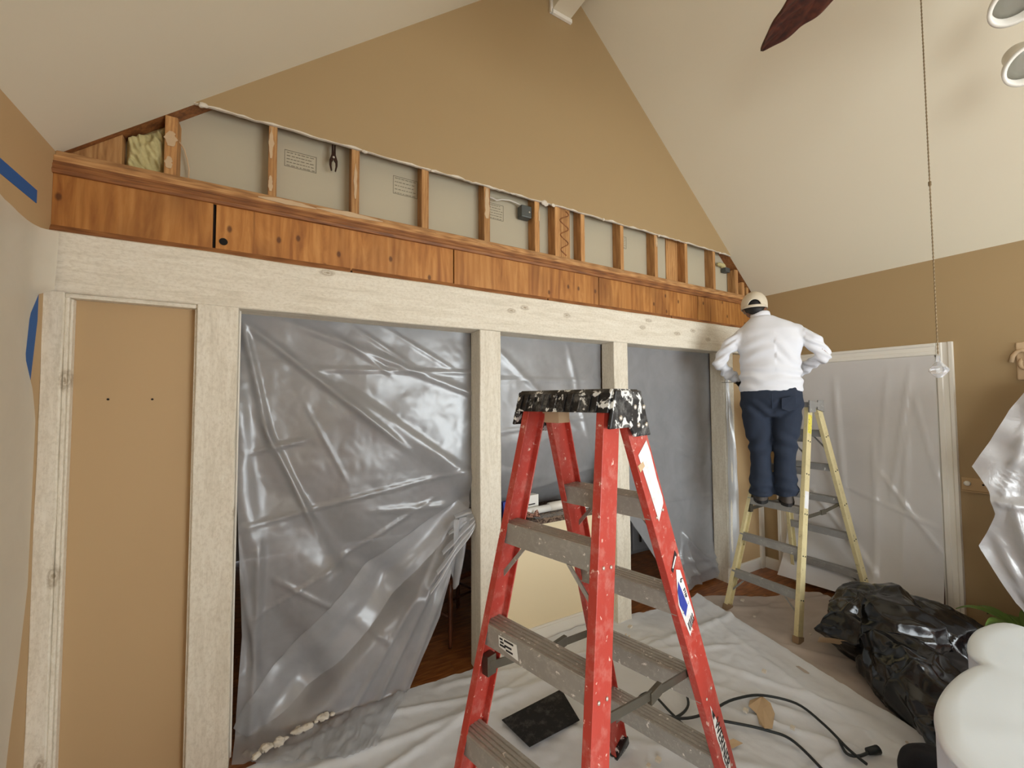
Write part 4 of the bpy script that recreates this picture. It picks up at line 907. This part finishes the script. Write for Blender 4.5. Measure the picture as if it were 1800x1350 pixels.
def cvt(u,v):
    e=interp(ye,1.78); y=e-u*(e+.5); return (3.70-3.98+.5*v,y,1.78-.01*math.sin(u*20)*math.sin(v*9))
MB().grid(30,12,cvt).build('plastic_cover_top',M['film_white'],CB,smooth=True)

# ------------------------------------------------------------------ small things on the floor
tag(MB().prism([(1.02,1.905,.03),(1.415,1.93,.032),(1.36,1.70,.034),(1.055,1.695,.03)],(0,0,.004)).build('black_mat',M['blackmat'],bevel=.001),'black rectangular felt mat lying on the white drop cloth','mat')
tag(MB().prism([(x,y,.03+.01*((i%3)-1)) for i,(x,y) in enumerate([(2.263,1.359),(2.339,1.335),(2.311,1.275),(2.28,1.238),(2.155,1.184),(2.11,1.195),(2.143,1.241),(2.186,1.279),(2.189,1.322)])],(0,0,.0015)).build('paper_scrap',M['tanpaper']),'torn tan paper scrap beside the black cord','paper scrap')
tag(MB().prism([(1.86,1.26,.025),(1.93,1.245,.03),(1.95,1.21,.025),(1.88,1.22,.022)],(0,0,.0015)).build('paper_scrap',M['tanpaper']),'small tan paper scrap near the red ladder leg','paper scrap')
def spl(pts,k=6):
    out=[]; n=len(pts)
    for i in range(n-1):
        p0,p1,p2,p3=[Vector(pts[min(max(i+j,0),n-1)]) for j in(-1,0,1,2)]
        for s in range(k):
            t=s/k; out.append(.5*((2*p1)+(-p0+p2)*t+(2*p0-5*p1+4*p2-p3)*t*t+(-p0+3*p1-3*p2+p3)*t**3))
    return out+[Vector(pts[-1])]
def cord(pts,lab,z=.034):
    P=[Vector((p.x,p.y,z+.006*noise.noise(Vector((p.x*5,p.y*5,0))))) for p in spl([(x,y,0) for x,y in pts])]
    o=MB().tube(P,.0065,8).build('power_cord',M['cord'],smooth=True); return tag(o,lab,'cord')
c1=cord([(1.97,1.99),(2.11,1.925),(2.175,1.867),(2.136,1.761),(2.033,1.609),(1.931,1.495),(1.80,1.47),(1.738,1.518),(1.71,1.60),(1.74,1.66),(1.827,1.652),(1.804,1.501),(1.781,1.35),(1.766,1.216),(1.75,1.1)],'black power cord looping on the cloth behind the red ladder')
c2=cord([(1.738,1.54),(1.80,1.452),(1.947,1.405),(2.168,1.39),(2.335,1.332),(2.428,1.206),(2.387,1.058),(2.328,0.942),(2.30,.86)],'black power cord curving past the tan paper scrap',.04)
c3=cord([(1.95,1.37),(2.021,1.299),(2.118,1.186),(2.161,1.104),(2.114,.965),(2.06,.85)],'black power cord running below the tan paper scrap')
pg=cord([(2.36,.99),(2.30,.935),(2.33,.90),(2.40,.885)],'short black cord end with a plug in front of the bag')
MB().tube([(2.39,.888,.036),(2.445,.868,.036)],[.014,.018],10).build('plug',M['cord'],pg,smooth=True)
tb=MB(); tb.ball((2.42,.70,.09),(.13,.09,.085),22,12)
tb=finish(remesh(tb,.012,4),'cloth_bundle',plain('charcoal_fabric',lin(30,30,36),.95,var=.2,scale=20,bmp=.3),None,lambda p,n:.03*abs(noise.noise(p*9))-.01); tag(tb,'charcoal cloth bundle beside the wrapped table','bundle')
for i in range(26):
    if i<16: x,y=random.uniform(1.2,2.6),random.uniform(1.1,2.2)
    else: x,y=random.uniform(3.1,3.9),random.uniform(1.5,2.2)
    r=random.uniform(.004,.011)
    o=MB().obox((x,y,.03+r*.4),(r*1.4,r*.4,0),(-r*.3,r,0),(0,r*.1,r*.5)).build('plaster_chip',M['gyp'])
    tag(o,'tiny white plaster chip fallen on the drop cloths','plaster chip','plaster chips on the drop cloths')
# pliers hanging from the cut edge in the second stud bay
pl=empty('pliers',(.246,2.40,2.93)); tag(pl,'dark pliers hanging jaws down in an open stud bay','pliers')
for s in(-1,1):
    MB().prism([(s*.002,0,.15),(s*.010,0,.15),(s*.011,0,.095),(s*.021,0,.062),(s*.021,0,.035),(s*.013,0,.0),(s*.006,0,.004),(s*.010,0,.03),(s*.009,0,.05),(s*.001,0,.062),(-s*.001,0,.09)],(0,.008,0)).build('plier_half',M['darkmetal'],pl,bevel=.0015)
MB().lathe([(.001,0),(.006,0),(.005,.003),(.001,.003)],(0,-.001,.078),12,(0,-1,0)).build('pivot',M['rivet'],pl)

# ------------------------------------------------------------------ dining room pieces glimpsed behind the film
DC=empty('dining_chair',(1.16,2.90,0),.3); tag(DC,'dark turned leg dining chair seen through the curtain gap','chair')
for sx in(-.19,.19):
    for sy in(-.19,.19):
        MB().lathe([(.012,0),(.016,.03),(.012,.06),(.018,.12),(.013,.16),(.020,.28),(.015,.36),(.020,.44),(.001,.44)],(sx,sy,0),14).build('leg',M['dkwood'],DC,smooth=True)
for sx in(-.19,.19): MB().tube([(sx,-.19,.2),(sx,.19,.2)],.009,8).build('stretcher',M['dkwood'],DC,smooth=True)
MB().tube([(-.19,0,.2),(.19,0,.2)],.009,8).build('stretcher',M['dkwood'],DC,smooth=True)
MB().box(-.23,.23,-.23,.23,.44,.475).build('seat',M['dkwood'],DC,bevel=.01)
for k in range(6): x=-.18+.072*k; MB().tube([(x,.2,.47),(x*1.08,.26,.92)],.009,8).build('back_spindle',M['dkwood'],DC,smooth=True)
MB().prism([(-.24,.25,.90),(.24,.25,.90),(.22,.27,.99),(0,.275,1.02),(-.22,.27,.99)],(0,.02,0)).build('top_rail',M['dkwood'],DC,bevel=.005)
RF=empty('refrigerator',(3.75,3.55,0)); tag(RF,'grey refrigerator blurred behind the right plastic curtain','refrigerator')
MB().box(-.45,.40,-.30,.38,0,1.72).build('cabinet_body',M['fridge'],RF,bevel=.01)
for z0,z1 in((.05,.62),(.64,1.70)): d=MB().box(-.44,.39,-.345,-.305,z0,z1).build('door',M['fridge'],RF,bevel=.008); MB().tube([(-.36,-.375,z0+.1),(-.36,-.375,min(z1-.1,z0+.6))],.012,8).build('handle',M['steel'],d,smooth=True)
